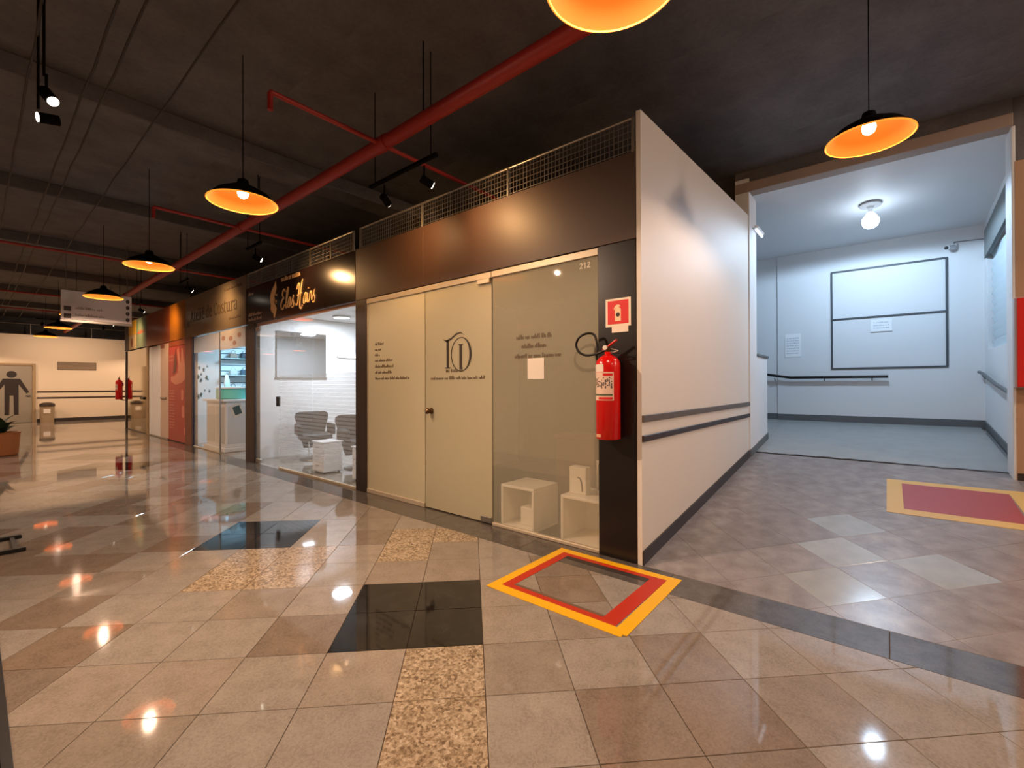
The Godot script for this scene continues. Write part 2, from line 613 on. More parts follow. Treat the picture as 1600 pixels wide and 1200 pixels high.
func build_ramp() -> void:
	# bed of the ramp: a wedge below tiles (front stretch) and grey coating (beyond the worn joint)
	var st := start()
	var x0 := -1.43
	var x1 := 8.4
	var z1 := -6.75
	var prof := PackedVector2Array([Vector2(-ZF, -0.2), Vector2(-z1, -0.2), Vector2(-z1, ramp_y(z1) - 0.006), Vector2(-ZF, -0.006)])
	add_prism(st, prof, x1 - x0, Transform3D(Basis(Vector3(0, 0, -1), Vector3(0, 1, 0), Vector3(1, 0, 0)), Vector3(x0, 0, 0)))
	var bed := solo("ramp", st.commit(), M.grout, Vector3.ZERO, "worn tiled access ramp rising beside the white partition wall", "ramp", "", "structure")
	var keep := rect(x0, -6.98, 1.0, ZF - 0.002)
	var wide := rect(1.003, -6.745, 8.4, ZF - 0.002)
	var shiny := [[6, 5], [7, 6], [6, 7], [8, 7]]
	var seen := []
	var rest := []
	for i in range(-8, 26):
		for j in range(-8, 30):
			for zone in [keep, wide]:
				for cut in Geometry2D.intersect_polygons(tile_poly(i, j, 0.45, 0.28, 0.0008), zone):
					if cut.size() < 3: continue
					var c: Vector2 = (cut[0] + cut[1] + cut[2]) / 3.0
					var h := absi(hash(Vector2i(i * 3, j))) % 3
					var e := [cut, "ramp_shiny" if [i, j] in shiny else ["ramp_a", "ramp_b", "ramp_c"][h]]
					if in_view(Vector3(c.x, ramp_y(c.y), c.y)): seen.append(e)
					else: rest.append(e)
	for e in seen:
		var s := start()
		add_slab(s, e[0], 0.0, 0.012, 0.001, true)
		part(bed, "tile", s.commit(), M[e[1]])
	var s2 := start()
	for e in rest: add_slab(s2, e[0], 0.0, 0.012, 0.001, true)
	part(bed, "side_tiles", s2.commit(), M.ramp_a).set_meta("kind", "stuff")
	# grey coated stretch: ends in a ragged edge over the tiles
	var rng := RandomNumberGenerator.new()
	rng.seed = 5
	var edge := []
	var x := -1.43
	while x < 1.03:
		edge.append(Vector2(minf(x, 1.03), -7.04 + rng.randf_range(-0.02, 0.02) + (0.03 if x > 0.2 else 0.0)))
		x += 0.07
	edge.append(Vector2(1.05, -7.02))
	var s3 := start()
	for k in edge.size() - 1:
		var a: Vector2 = edge[k]
		var b: Vector2 = edge[k + 1]
		add_slab(s3, PackedVector2Array([a, b, Vector2(b.x, -9.56), Vector2(a.x, -9.56)]), 0.004, 0.03, 0.0, true)
	add_slab(s3, rect(-5.0, -9.62, -1.432, -7.12), 0.004, 0.03, 0.0, true)
	part(bed, "grey_coating", s3.commit(), M.coating)
	# dark worn joint along that edge
	var s4 := start()
	for k in edge.size() - 1:
		var a: Vector2 = edge[k]
		var b: Vector2 = edge[k + 1]
		var w := rng.randf_range(0.012, 0.03) + (0.018 if a.x > 0.1 else 0.0)
		add_slab(s4, PackedVector2Array([a + Vector2(0, w), b + Vector2(0, w), b, a]), 0.0055, 0.012, 0.0, true)
	part(bed, "worn_joint", s4.commit(), M.skirting)

func wall_slab(called: String, poly_zy: PackedVector2Array, x: float, thick: float, m: Material, label: String) -> MeshInstance3D:
	# wall standing along z: polygon given as (z, y), thickness towards -x
	var st := start()
	add_prism(st, poly_zy, thick, Transform3D(Basis(Vector3(0, 0, 1), Vector3(0, 1, 0), Vector3(-1, 0, 0)), Vector3(x, 0, 0)))
	return solo(called, st.commit(), m, Vector3.ZERO, label, "wall", "", "structure")

func build_shell() -> void:
	# ceiling of the hall with cross beams, all painted black
	var c := struct("ceiling", Vector3(-27.6, 4.26, -12.2), Vector3(8.6, 4.46, 6.2), M.soot, "black painted ceiling above the hall", "ceiling")
	var k := 0
	for x in [-22.6, -19.2, -15.9, -12.6, -9.3, -6.0, 2.4, 5.6]:
		span(c, "beam", Vector3(x - 0.2, 4.08, -6.5) - c.position, Vector3(x + 0.2, 4.262, 6.0) - c.position, M.soot, 0.01)
	# white partition beside the ramp
	wall_slab("wall_ramp_left", PackedVector2Array([Vector2(ZF, -0.1), Vector2(-6.7, -0.1), Vector2(-6.7, 3.66), Vector2(ZF, 3.472)]), XW, 0.036, M.white_wall, "tall white partition wall beside the ramp")
	var st := start()
	var bb := PackedVector2Array([Vector2(ZF, 0.0), Vector2(-6.7, ramp_y(-6.7)), Vector2(-6.7, ramp_y(-6.7) + 0.10), Vector2(ZF, 0.105)])
	add_prism(st, bb, 0.012, Transform3D(Basis(Vector3(0, 0, 1), Vector3(0, 1, 0), Vector3(1, 0, 0)), Vector3(XW, 0, 0)))
	solo("baseboard_ramp", st.commit(), M.skirting, Vector3.ZERO, "dark baseboard climbing along the white partition wall", "baseboard", "", "structure")
	var b1 := struct("trim_1", Vector3(XW, 1.088, -6.7), Vector3(XW + 0.018, 1.14, ZF), M.rail_grey, "upper grey bumper rail on the white partition wall", "rail")
	var b2 := struct("trim_2", Vector3(XW, 0.937, -6.7), Vector3(XW + 0.018, 0.985, ZF), M.rail_wood, "lower dark bumper rail on the white partition wall", "rail")
	# end wall of the hall
	var far := struct("wall_far", Vector3(-25.72, -0.02, -12.0), Vector3(-25.6, 3.41, 6.0), M.cream_wall, "cream end wall of the hall with the restroom door", "wall")
	struct("wall_above", Vector3(-27.6, 0.0, -12.0), Vector3(-27.4, 4.27, 6.0), M.soot_dark, "black wall far above the cream end wall", "wall")
	struct("baseboard_far", Vector3(-25.6, 0.0, -11.9), Vector3(-25.585, 0.13, -1.66), M.skirting, "dark baseboard of the cream end wall", "baseboard")
	struct("trim_3", Vector3(-25.6, 1.16, -11.9), Vector3(-25.58, 1.215, -1.66), M.rail_wood, "upper dark rail on the cream end wall", "rail")
	struct("trim_4", Vector3(-25.6, 0.925, -11.9), Vector3(-25.58, 0.98, -1.66), M.rail_wood, "lower dark rail on the cream end wall", "rail")
	# unseen enclosure: behind the camera, right of the ramp, end of the side passage
	struct("wall_back", Vector3(-27.6, -0.1, 6.0), Vector3(8.6, 4.3, 6.2), M.cream_wall, "plain wall across the hall opposite the shops", "wall")
	struct("wall_right", Vector3(8.4, -0.1, -6.75), Vector3(8.6, 4.3, 6.2), M.cream_wall, "plain wall closing the hall at the near end", "wall")
	struct("wall_passage", Vector3(-27.6, -0.1, -12.2), Vector3(-19.0, 4.3, -12.0), M.cream_wall, "plain wall at the end of the side passage", "wall")
	struct("wall_loft", Vector3(-19.3, 2.9, -8.2), Vector3(-5.22, 4.27, -8.02), M.soot_dark, "black wall above and behind the shop units", "wall")
	struct("wall_office_loft", Vector3(-5.22, 2.9, -6.98), Vector3(-1.602, 4.27, -6.80), M.soot_dark, "black wall above and behind the frosted office", "wall")
	struct("wall_loft_side", Vector3(-5.32, 2.9, -8.02), Vector3(-5.222, 4.27, -6.80), M.soot_dark, "black return wall above the shop units", "wall")

func build_facade() -> void:
	# partitions and ceiling of the shop units
	for a in [[-19.2, "wall_end"], [-16.5, "wall_second"], [-12.82, "wall_third"], [-9.12, "wall_fourth"], [-5.3, "wall_fifth"]]:
		struct(a[1], Vector3(a[0] - 0.04, 0.0, -8.0), Vector3(a[0] + 0.04, 2.75, -3.32), M.shop_white, "white partition between two shop units", "wall")
	struct("wall_shop_rear", Vector3(-19.24, 0.0, -8.12), Vector3(-5.26, 2.9, -8.0), M.shop_white, "white rear wall of the shop units", "wall")
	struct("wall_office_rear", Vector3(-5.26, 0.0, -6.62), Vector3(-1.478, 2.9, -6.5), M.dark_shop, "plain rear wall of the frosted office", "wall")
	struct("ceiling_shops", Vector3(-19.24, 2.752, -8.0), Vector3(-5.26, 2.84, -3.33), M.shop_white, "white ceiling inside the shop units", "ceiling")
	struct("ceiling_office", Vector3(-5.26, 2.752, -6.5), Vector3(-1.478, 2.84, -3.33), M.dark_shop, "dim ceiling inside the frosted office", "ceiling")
	# pillars between the units
	struct("trim_5", Vector3(-1.808, 0.0, -3.40), Vector3(-1.477, 2.496, ZF + 0.002), M.ebony, "glossy black corner pillar carrying the extinguisher", "pillar", 0.004)
	struct("trim_6", Vector3(-5.412, 0.0, -3.36), Vector3(-5.17, 2.496, ZF + 0.004), M.pillar_brown, "dark brown pillar between salon and frosted office", "pillar")
	struct("trim_7", Vector3(-9.15, 0.0, -3.36), Vector3(-8.74, 2.496, ZF + 0.004), M.pillar_brown, "dark brown pillar between sewing shop and salon", "pillar")
	struct("trim_8", Vector3(-12.83, 0.0, -3.36), Vector3(-12.36, 2.53, ZF + 0.004), mat(Color(0.44, 0.20, 0.11), 0.4), "reddish brown pillar beside the red poster", "pillar")
	struct("trim_9", Vector3(-12.356, 0.0, -3.36), Vector3(-12.24, 2.52, ZF + 0.002), mat(Color(0.13, 0.09, 0.15), 0.4), "dark violet post left of the sewing shop glass", "pillar")
	struct("trim_10", Vector3(-16.52, 0.0, -3.36), Vector3(-16.30, 2.53, ZF + 0.004), mat(Color(0.60, 0.49, 0.33), 0.45), "tan post between the reflecting glass and white panel", "pillar")
	struct("trim_11", Vector3(-19.30, 0.0, -3.36), Vector3(-19.16, 2.53, ZF + 0.004), M.pillar_brown, "slim brown corner post at the far end of the shops", "pillar")
	# steel mesh guard along the top of the signs
	guard("mesh_guard", -5.50, -9.14, 3.17, "wire mesh guard on top of the black salon sign", 7, 90)
	guard("mesh_guard", -1.50, -5.36, 3.172, "wire mesh guard on top of the plain brown fascia", 4, 96)

func guard(called: String, xa: float, xb: float, y0: float, label: String, posts: int, wires: int) -> void:
	var t := thing(called, label, "guard", Vector3((xa + xb) * 0.5, y0 + 0.003, -3.30))
	var w := xa - xb
	var top := 3.448 - y0
	part(t, "top_rail", tube([Vector3(-w / 2, top, 0), Vector3(w / 2, top, 0)], 0.013, 8), M.steel)
	for k in posts:
		var x := -w / 2 + w * k / (posts - 1)
		x = clampf(x, -w / 2 + 0.013, w / 2 - 0.013)
		part(t, "post", box(Vector3(0.026, top, 0.026), 0.003), M.steel, Vector3(x, top * 0.5, 0))
	var st := start()
	for k in wires:
		var x := -w / 2 + w * (k + 0.5) / wires
		add_box(st, Vector3(x, top * 0.5, -0.004), Vector3(0.0045, top, 0.0045), 0.0)
	for k in 5:
		add_box(st, Vector3(0, top * (k + 0.5) / 5.5, 0.004), Vector3(w, 0.0045, 0.0045), 0.0)
	part(t, "wire_mesh", st.commit(), M.steel).set_meta("kind", "stuff")

func build_ramp_room() -> void:
	# walls of the bright room at the head of the ramp
	var zb := -9.55
	struct("wall_ramp_end", Vector3(-1.566, 0.3, zb - 0.15), Vector3(1.3, 4.2, zb), M.cool_wall, "white end wall of the ramp room with the outlined panel", "wall")
	struct("wall_ramp_recess", Vector3(-5.0, 0.3, zb - 0.25), Vector3(-1.566, 4.2, zb - 0.02), M.cool_wall, "slightly recessed white wall left of the end wall", "wall")
	struct("wall_landing", Vector3(-5.15, 0.2, zb - 0.2), Vector3(-5.0, 4.2, -7.03), M.cool_wall, "white wall closing the upper landing", "wall")
	# the side wall on the left: full-height jamb, then a chest-high parapet
	struct("wall_jamb_left", Vector3(-1.60, 0.0, -7.13), Vector3(-1.425, 4.16, -6.72), M.cool_wall, "narrow white jamb at the end of the partition wall", "wall")
	struct("wall_jamb_cap", Vector3(-1.49, 0.3, -6.722), Vector3(-1.44, 3.66, -6.70), M.white_wall, "thin white strip closing the partition wall", "wall")
	var par := struct("wall_parapet", Vector3(-1.58, 0.2, -7.87), Vector3(-1.43, 1.775, -7.13), M.cool_wall, "chest-high white parapet beside the upper ramp", "wall")
	span(par, "grey_cap", Vector3(-1.60, 1.775, -7.885) - par.position, Vector3(-1.41, 1.81, -7.132) - par.position, M.grey_skirting, 0.004)
	struct("wall_parapet_return", Vector3(-5.0, 0.2, -7.12), Vector3(-1.60, 4.2, -7.03), M.cool_wall, "white wall closing off the upper landing", "wall")
	# right side: wall with the louvred window
	var xr := 1.10
	wall_slab("wall_ramp_right", PackedVector2Array([Vector2(-6.78, 0.1), Vector2(zb, 0.1), Vector2(zb, 1.86), Vector2(-6.78, 1.86)]), xr + 0.12, 0.12, M.cool_wall, "white right wall of the ramp room under the window")
	wall_slab("wall_over_window", PackedVector2Array([Vector2(-6.78, 3.42), Vector2(zb, 3.2), Vector2(zb, 4.2), Vector2(-6.78, 4.2)]), xr + 0.12, 0.12, M.cool_wall, "white right wall of the ramp room over the window")
	wall_slab("wall_window_side", PackedVector2Array([Vector2(-6.78, 1.86), Vector2(-7.3, 1.86), Vector2(-7.3, 3.41), Vector2(-6.78, 3.42)]), xr + 0.12, 0.12, M.cool_wall, "white strip of wall before the louvred window")
	wall_slab("wall_window_end", PackedVector2Array([Vector2(-9.3, 1.86), Vector2(zb, 1.86), Vector2(zb, 3.3), Vector2(-9.3, 3.3)]), xr + 0.12, 0.12, M.cool_wall, "white strip of wall behind the louvred window")
	var wn := thing("window_1", "pale glass louvre window in the right wall of ramp room", "window", Vector3(xr + 0.06, 1.86, -8.3), 0.0, "", "structure")
	var lv := mat(Color(0.80, 0.88, 0.92), 0.25)
	for k in 12:
		part(wn, "louvre_pane", box(Vector3(0.008, 0.128, 1.98), 0.002), lv, Vector3(0, 0.06 + k * 0.114, 0), Vector3(0, 0, 0.35))
	for z in [-1.0, -0.33, 0.33, 1.0]:
		part(wn, "frame_bar", box(Vector3(0.035, 1.42, 0.03), 0.003), M.grey_skirting, Vector3(0.03, 0.71, z))
	var sh := mat(Color(0.44, 0.46, 0.46), 0.7)  # grey paints the soffit shade over the window, no real part
	var stb := start()
	add_prism(stb, PackedVector2Array([Vector2(-7.2, 3.37), Vector2(-9.3, 3.17), Vector2(-9.3, 3.56), Vector2(-7.2, 3.78)]), 0.03, Transform3D(Basis(Vector3(0, 0, 1), Vector3(0, 1, 0), Vector3(-1, 0, 0)), Vector3(xr, 0, 0)))
	solo("soffit_shade_band", stb.commit(), sh, Vector3.ZERO, "painted grey soffit blind above the louvre window", "shade_band")
	# front: pier and lintel of the opening
	struct("wall_pier", Vector3(0.992, 0.0, -6.97), Vector3(8.4, 3.62, -6.75), mat(Color(0.70, 0.56, 0.44), 0.6), "tan wall pier right of the ramp opening", "wall")
	struct("wall_pier_top", Vector3(0.975, 3.622, -6.97), Vector3(8.4, 4.27, -6.76), M.soot, "dark wall above the pier", "wall")
	struct("baseboard_pier", Vector3(1.0, 0.2, -6.752), Vector3(8.4, 0.47, -6.738), M.skirting, "dark baseboard at the foot of the pier", "baseboard")
	struct("wall_jamb_right", Vector3(0.972, 0.2, -7.05), Vector3(1.0, 3.98, -6.752), M.cool_wall, "white jamb on the right of the ramp opening", "wall")
	struct("trim_12", Vector3(-1.60, 3.97, -6.90), Vector3(0.98, 4.10, -6.70), mat(Color(0.60, 0.53, 0.48), 0.7), "beige concrete lintel over the ramp opening", "lintel", 0.006)
	struct("wall_lintel", Vector3(-1.60, 4.102, -6.92), Vector3(0.98, 4.27, -6.73), M.soot, "black strip of wall over the lintel", "wall")
	# white ceiling of the room, sloping to the back
	var st := start()
	add_prism(st, PackedVector2Array([Vector2(-6.9, 3.985), Vector2(-9.8, 3.70), Vector2(-9.8, 3.85), Vector2(-6.9, 4.12)]), 6.6, Transform3D(Basis(Vector3(0, 0, 1), Vector3(0, 1, 0), Vector3(-1, 0, 0)), Vector3(1.5, 0, 0)))
	solo("ceiling_ramp", st.commit(), M.cool_wall, Vector3.ZERO, "white sloping ceiling of the ramp room", "ceiling", "", "structure")
	# baseboards
	struct("baseboard_end", Vector3(-1.566, 0.70, zb), Vector3(1.1, 0.835, zb + 0.015), M.grey_skirting, "grey baseboard along the end wall of ramp room", "baseboard")
	struct("baseboard_recess", Vector3(-5.0, 0.70, zb - 0.02), Vector3(-1.566, 0.84, zb - 0.005), M.grey_skirting, "grey baseboard along the recessed wall", "baseboard")
	st = start()
	add_prism(st, PackedVector2Array([Vector2(-6.98, ramp_y(-6.98)), Vector2(zb, ramp_y(zb)), Vector2(zb, ramp_y(zb) + 0.11), Vector2(-6.98, ramp_y(-6.98) + 0.11)]), 0.014, Transform3D(Basis(Vector3(0, 0, 1), Vector3(0, 1, 0), Vector3(-1, 0, 0)), Vector3(xr, 0, 0)))
	solo("baseboard_window", st.commit(), M.grey_skirting, Vector3.ZERO, "grey baseboard under the louvre window wall", "baseboard", "", "structure")
	st = start()
	add_prism(st, PackedVector2Array([Vector2(-6.72, ramp_y(-6.72)), Vector2(-7.87, ramp_y(-7.87)), Vector2(-7.87, ramp_y(-7.87) + 0.10), Vector2(-6.72, ramp_y(-6.72) + 0.10)]), 0.012, Transform3D(Basis(Vector3(0, 0, 1), Vector3(0, 1, 0), Vector3(1, 0, 0)), Vector3(-1.43, 0, 0)))
	solo("baseboard_parapet", st.commit(), M.grey_skirting, Vector3.ZERO, "grey baseboard along the jamb and parapet", "baseboard", "", "structure")
	# outlined rectangle on the end wall: dark frame bars with a cross bar
	var pf := thing("wall_frame", "large rectangular dark outline with cross bar on end wall", "frame", Vector3(-0.022, 1.64, zb))
	var fm := mat(Color(0.27, 0.29, 0.31), 0.5)
	for a in [[-0.73, 0.73, 1.66], [-0.73, 0.73, 0.845], [-0.73, 0.73, 0.0]]:
		part(pf, "bar", box(Vector3(a[1] - a[0], 0.028, 0.014), 0.002), fm, Vector3(0, a[2], 0.008))
	for x in [-0.72, 0.72]:
		part(pf, "bar", box(Vector3(0.028, 1.66, 0.0135), 0.002), fm, Vector3(x, 0.83, 0.008))
	# papers taped to the wall
	var n1 := thing("paper_notice", "small white paper notice below the cross bar", "notice", Vector3(-0.08, 2.235, zb + 0.016))
	part(n1, "sheet", box(Vector3(0.27, 0.20, 0.004), 0.0), mat(Color(0.93, 0.94, 0.95), 0.7), Vector3(0, 0.1, 0))
	var n2 := thing("paper_notice", "white paper sheet taped left of the dark outline", "notice", Vector3(-1.32, 1.87, zb + 0.004))
	part(n2, "sheet", box(Vector3(0.25, 0.42, 0.004), 0.0), mat(Color(0.93, 0.94, 0.95), 0.7), Vector3(0, 0.21, 0))
	var rng := RandomNumberGenerator.new()
	rng.seed = 3
	st = start()
	for k in 3: print_line(st, rng, -0.10, 0.10, 0.05 + k * 0.045, 0.02, 0.003)
	part(n1, "print", st.commit(), mat(Color(0.62, 0.66, 0.72), 0.7)).set_meta("kind", "stuff")
	st = start()
	for k in 7: print_line(st, rng, -0.10, 0.10, 0.06 + k * 0.045, 0.02, 0.003)
	part(n2, "print", st.commit(), mat(Color(0.62, 0.66, 0.72), 0.7)).set_meta("kind", "stuff")
	# handrails
	var hr := thing("handrail", "black handrail along the white end wall", "handrail", Vector3(-1.3, 1.46, zb + 0.075))
	part(hr, "rail", tube([Vector3(-2.6, 0.50, 0), Vector3(-0.45, 0.10, 0), Vector3(-0.05, 0.035, 0), Vector3(1.305, 0.035, 0)], 0.024, 10), M.black_metal)
	for x in [-0.30, 0.45, 1.1]:
		part(hr, "bracket", tube([Vector3(x, 0.035, 0), Vector3(x, -0.02, -0.01), Vector3(x, -0.02, -0.072)], 0.008, 8), M.black_metal)
	var hr2 := thing("handrail", "grey handrail descending along the window wall", "handrail", Vector3(xr - 0.07, 1.0, -8.2))
	part(hr2, "rail", tube([Vector3(0, 0.545, -1.28), Vector3(0, 0.51, -0.9), Vector3(0, 0.37, 0.0), Vector3(0, 0.24, 1.15)], 0.022, 10), M.grey_skirting)
	for z in [-1.0, 0.0, 0.95]:
		part(hr2, "bracket", tube([Vector3(0, 0.37 - z * 0.125, z), Vector3(0.03, 0.32 - z * 0.125, z), Vector3(0.07, 0.32 - z * 0.125, z)], 0.008, 8), M.grey_skirting)
	# security camera with its cable
	var sc := thing("security_camera", "small white security camera near the end wall corner", "camera", Vector3(0.72, 3.42, zb))
	part(sc, "mount", box(Vector3(0.07, 0.09, 0.03), 0.006), M.cool_wall, Vector3(0.06, 0.03, 0.016))
	part(sc, "body", tube([Vector3(0.05, 0.02, 0.03), Vector3(-0.03, 0.0, 0.14)], 0.036, 14), M.cool_wall)
	part(sc, "lens", tube([Vector3(-0.03, 0.0, 0.14), Vector3(-0.036, -0.002, 0.152)], 0.026, 14), M.black_metal)
	part(sc, "cable", tube([Vector3(0.06, 0.06, 0.02), Vector3(0.06, 0.10, 0.01), Vector3(0.374, 0.085, 0.01)], 0.006, 6), M.grey_skirting)
	# bare bulb on the ceiling
	var bl := thing("ceiling_bulb", "bare white light bulb on the ramp room ceiling", "lamp", Vector3(-0.175, 3.868, -8.0))
	part(bl, "ceiling_plate", lathe([Vector2(0.0, 0.004), Vector2(0.13, 0.004), Vector2(0.125, -0.02), Vector2(0.05, -0.035), Vector2(0.03, -0.06), Vector2(0.0, -0.06)], 28), mat(Color(0.60, 0.60, 0.60), 0.6), Vector3.ZERO, Vector3(-0.1, 0, 0))
	part(bl, "socket", lathe([Vector2(0.0, -0.05), Vector2(0.034, -0.05), Vector2(0.03, -0.12), Vector2(0.0, -0.12)], 20), M.cool_wall)
	part(bl, "bulb", lathe([Vector2(0.001, -0.10), Vector2(0.03, -0.11), Vector2(0.06, -0.15), Vector2(0.095, -0.20), Vector2(0.10, -0.25), Vector2(0.08, -0.30), Vector2(0.045, -0.325), Vector2(0.001, -0.335)], 28, true), glow(Color(0.86, 0.93, 1.0), 12.0))
	spot(bl, Vector3(0, -0.25, 0), Vector3.DOWN, Color(0.77, 0.89, 1.0), BULB, 88.0, 0.09, 0.15)
	# slim fluorescent fitting over the parapet
	var ft := thing("tube_lamp", "slim white fluorescent fitting on the left jamb", "lamp", Vector3(-1.375, 3.50, -7.02))
	part(ft, "housing", box(Vector3(0.05, 0.04, 0.42), 0.008), M.cool_wall, Vector3(0, 0.03, -0.05))
	part(ft, "tube", tube([Vector3(0, -0.010, -0.24), Vector3(0, -0.010, 0.14)], 0.014, 12), glow(Color(0.9, 0.95, 1.0), 2.5))
	for z in [-0.08, 0.1]:
		part(ft, "bracket", tube([Vector3(-0.05, 0.03, z), Vector3(-0.02, 0.03, z)], 0.008, 8), M.steel)
	# hydrant cabinet on the pier
	var hy := thing("hydrant_cabinet", "red hydrant cabinet on the pier at the right edge", "cabinet", Vector3(1.33, 1.33, -6.745))
	part(hy, "box", box(Vector3(0.72, 0.90, 0.10), 0.01), mat(Color(0.70, 0.66, 0.66), 0.4), Vector3(0, 0.45, 0.05))
	part(hy, "door", box(Vector3(0.70, 0.88, 0.02), 0.006), M.red_flat, Vector3(0.005, 0.45, 0.11))
	part(hy, "latch", box(Vector3(0.03, 0.08, 0.02), 0.004), M.steel, Vector3(-0.25, 0.45, 0.128))
	# floor markings
	taped("floor_marking", "fresh yellow and red taped square at the pillar corner", Vector2(-2.12, -3.19), Vector2(-1.115, -2.26), 0.07, 0.085, M.yellow_tape, M.red_tape, false, false)
	taped("floor_marking", "faded yellow-edged red painted square on the ramp", Vector2(-0.015, -6.32), Vector2(1.0, -5.25), 0.12, 0.0, M.old_yellow, M.old_red, true, true)

func taped(called: String, label: String, lo: Vector2, hi: Vector2, wy: float, wr: float, my: Material, mr: Material, filled: bool, sloped: bool) -> void:
	var t := thing(called, label, "floor marking")
	var e := 0.0018
	var list := []
	# four outer strips, the front and right ones laid askew as in the photo
	list.append(["yellow_strip", [Vector2(lo.x, lo.y), Vector2(hi.x, lo.y), Vector2(hi.x, lo.y + wy), Vector2(lo.x, lo.y + wy)], my, e])
	list.append(["yellow_strip", [Vector2(lo.x, lo.y), Vector2(lo.x + wy, lo.y), Vector2(lo.x + wy, hi.y), Vector2(lo.x, hi.y)], my, e * 1.3])
	list.append(["yellow_strip", [Vector2(lo.x, hi.y - wy * 1.15), Vector2(hi.x - 0.02, hi.y - wy * 1.15), Vector2(hi.x - 0.005, hi.y), Vector2(lo.x, hi.y)], my, e * 1.6])
	list.append(["yellow_strip", [Vector2(hi.x - wy * 1.15, lo.y), Vector2(hi.x, lo.y), Vector2(hi.x + 0.015, hi.y - 0.03), Vector2(hi.x - wy * 0.95, hi.y - 0.03)], my, e * 1.9])
	var a := lo + Vector2(wy, wy)
	var b := hi - Vector2(wy, wy) * 1.15
	if filled:
		list.append(["red_field", [a, Vector2(b.x, a.y), b, Vector2(a.x, b.y)], mr, e])
	else:
		list.append(["red_strip", [a, Vector2(b.x, a.y), Vector2(b.x, a.y + wr * 0.55), Vector2(a.x, a.y + wr * 0.55)], mr, e])
		list.append(["red_strip", [a, Vector2(a.x + wr * 0.8, a.y), Vector2(a.x + wr * 0.8, b.y), Vector2(a.x, b.y)], mr, e * 1.3])
		list.append(["red_strip", [Vector2(a.x, b.y - wr * 0.6), Vector2(b.x, b.y - wr * 0.6), b, Vector2(a.x, b.y)], mr, e * 1.1])
		list.append(["red_strip", [Vector2(b.x - wr * 1.2, a.y), Vector2(b.x, a.y), Vector2(b.x, b.y - 0.03), Vector2(b.x - wr * 1.2, b.y - 0.05)], mr, e * 1.6])
		list.append(["worn_strip", [Vector2(a.x + wr * 0.8, a.y + wr * 0.6), Vector2(b.x - wr * 1.2, a.y + wr * 0.6), Vector2(b.x - wr * 1.2, a.y + wr * 1.25), Vector2(a.x + wr * 0.8, a.y + wr * 1.2)], M.skirting, e])
		list.append(["worn_strip", [Vector2(a.x + wr * 0.4, b.y - wr * 0.9), Vector2(b.x - 0.06, b.y - wr * 0.9), Vector2(b.x - 0.06, b.y - wr * 0.62), Vector2(a.x + wr * 0.4, b.y - wr * 0.62)], mat(Color(0.42, 0.34, 0.27), 0.5), e])
	for q in list:
		var st := start()
		add_slab(st, PackedVector2Array(q[1]), q[3], q[3] - 0.0003, 0.0, sloped)
		part(t, q[0], st.commit(), q[2])

# ---------------------------------------------------------------- hall lamps
func make_pendant(label: String, at: Vector3, energy: float) -> Node3D:
	var t := thing("pendant_lamp", label, "lamp", at, 0.0, "orange dish pendants hanging in the hall")
	var R := 0.27
	part(t, "shade", lathe([Vector2(R, 0.0), Vector2(R + 0.004, 0.004), Vector2(0.20, 0.08), Vector2(0.10, 0.135), Vector2(0.05, 0.155), Vector2(0.04, 0.20), Vector2(0.012, 0.215), Vector2(0.0, 0.215)], 48, true), M.matt_black)
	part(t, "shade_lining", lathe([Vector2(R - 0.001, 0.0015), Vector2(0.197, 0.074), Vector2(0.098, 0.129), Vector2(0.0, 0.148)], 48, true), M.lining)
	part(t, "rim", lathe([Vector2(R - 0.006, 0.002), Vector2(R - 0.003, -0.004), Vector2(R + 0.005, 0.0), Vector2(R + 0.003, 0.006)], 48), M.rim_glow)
	part(t, "bulb", lathe([Vector2(0.001, 0.146), Vector2(0.018, 0.142), Vector2(0.024, 0.13), Vector2(0.04, 0.11), Vector2(0.045, 0.085), Vector2(0.036, 0.055), Vector2(0.015, 0.04), Vector2(0.001, 0.037)], 24, true), M.bulb_glow)
	part(t, "cord", tube([Vector3(0, 0.21, 0), Vector3(0, 4.262 - at.y, 0)], 0.004, 6), M.matt_black)
	spot(t, Vector3(0, 0.083, 0), Vector3.DOWN, WARM, energy, 78.0, 0.04, 0.08)
	return t

func spot_head(parent: Node3D, at: Vector3, towards: Vector3, energy: float, angle: float, color := WARM) -> void:
	var dir := towards.normalized()
	var side := dir.cross(Vector3.UP).normalized()
	var head := part(parent, "spot_head", tube([Vector3.ZERO, dir * 0.11], 0.036, 16), M.matt_black, at)
	part(head, "bulb_face", tube([dir * 0.1105, dir * 0.116], 0.030, 16), M.spot_glow)
	part(head, "stem", tube([dir * 0.03, dir * 0.03 + Vector3(0, 0.13, 0)], 0.008, 8), M.matt_black)
	spot(parent, at + dir * 0.125, dir, color, energy, angle, 0.03, 1.0)

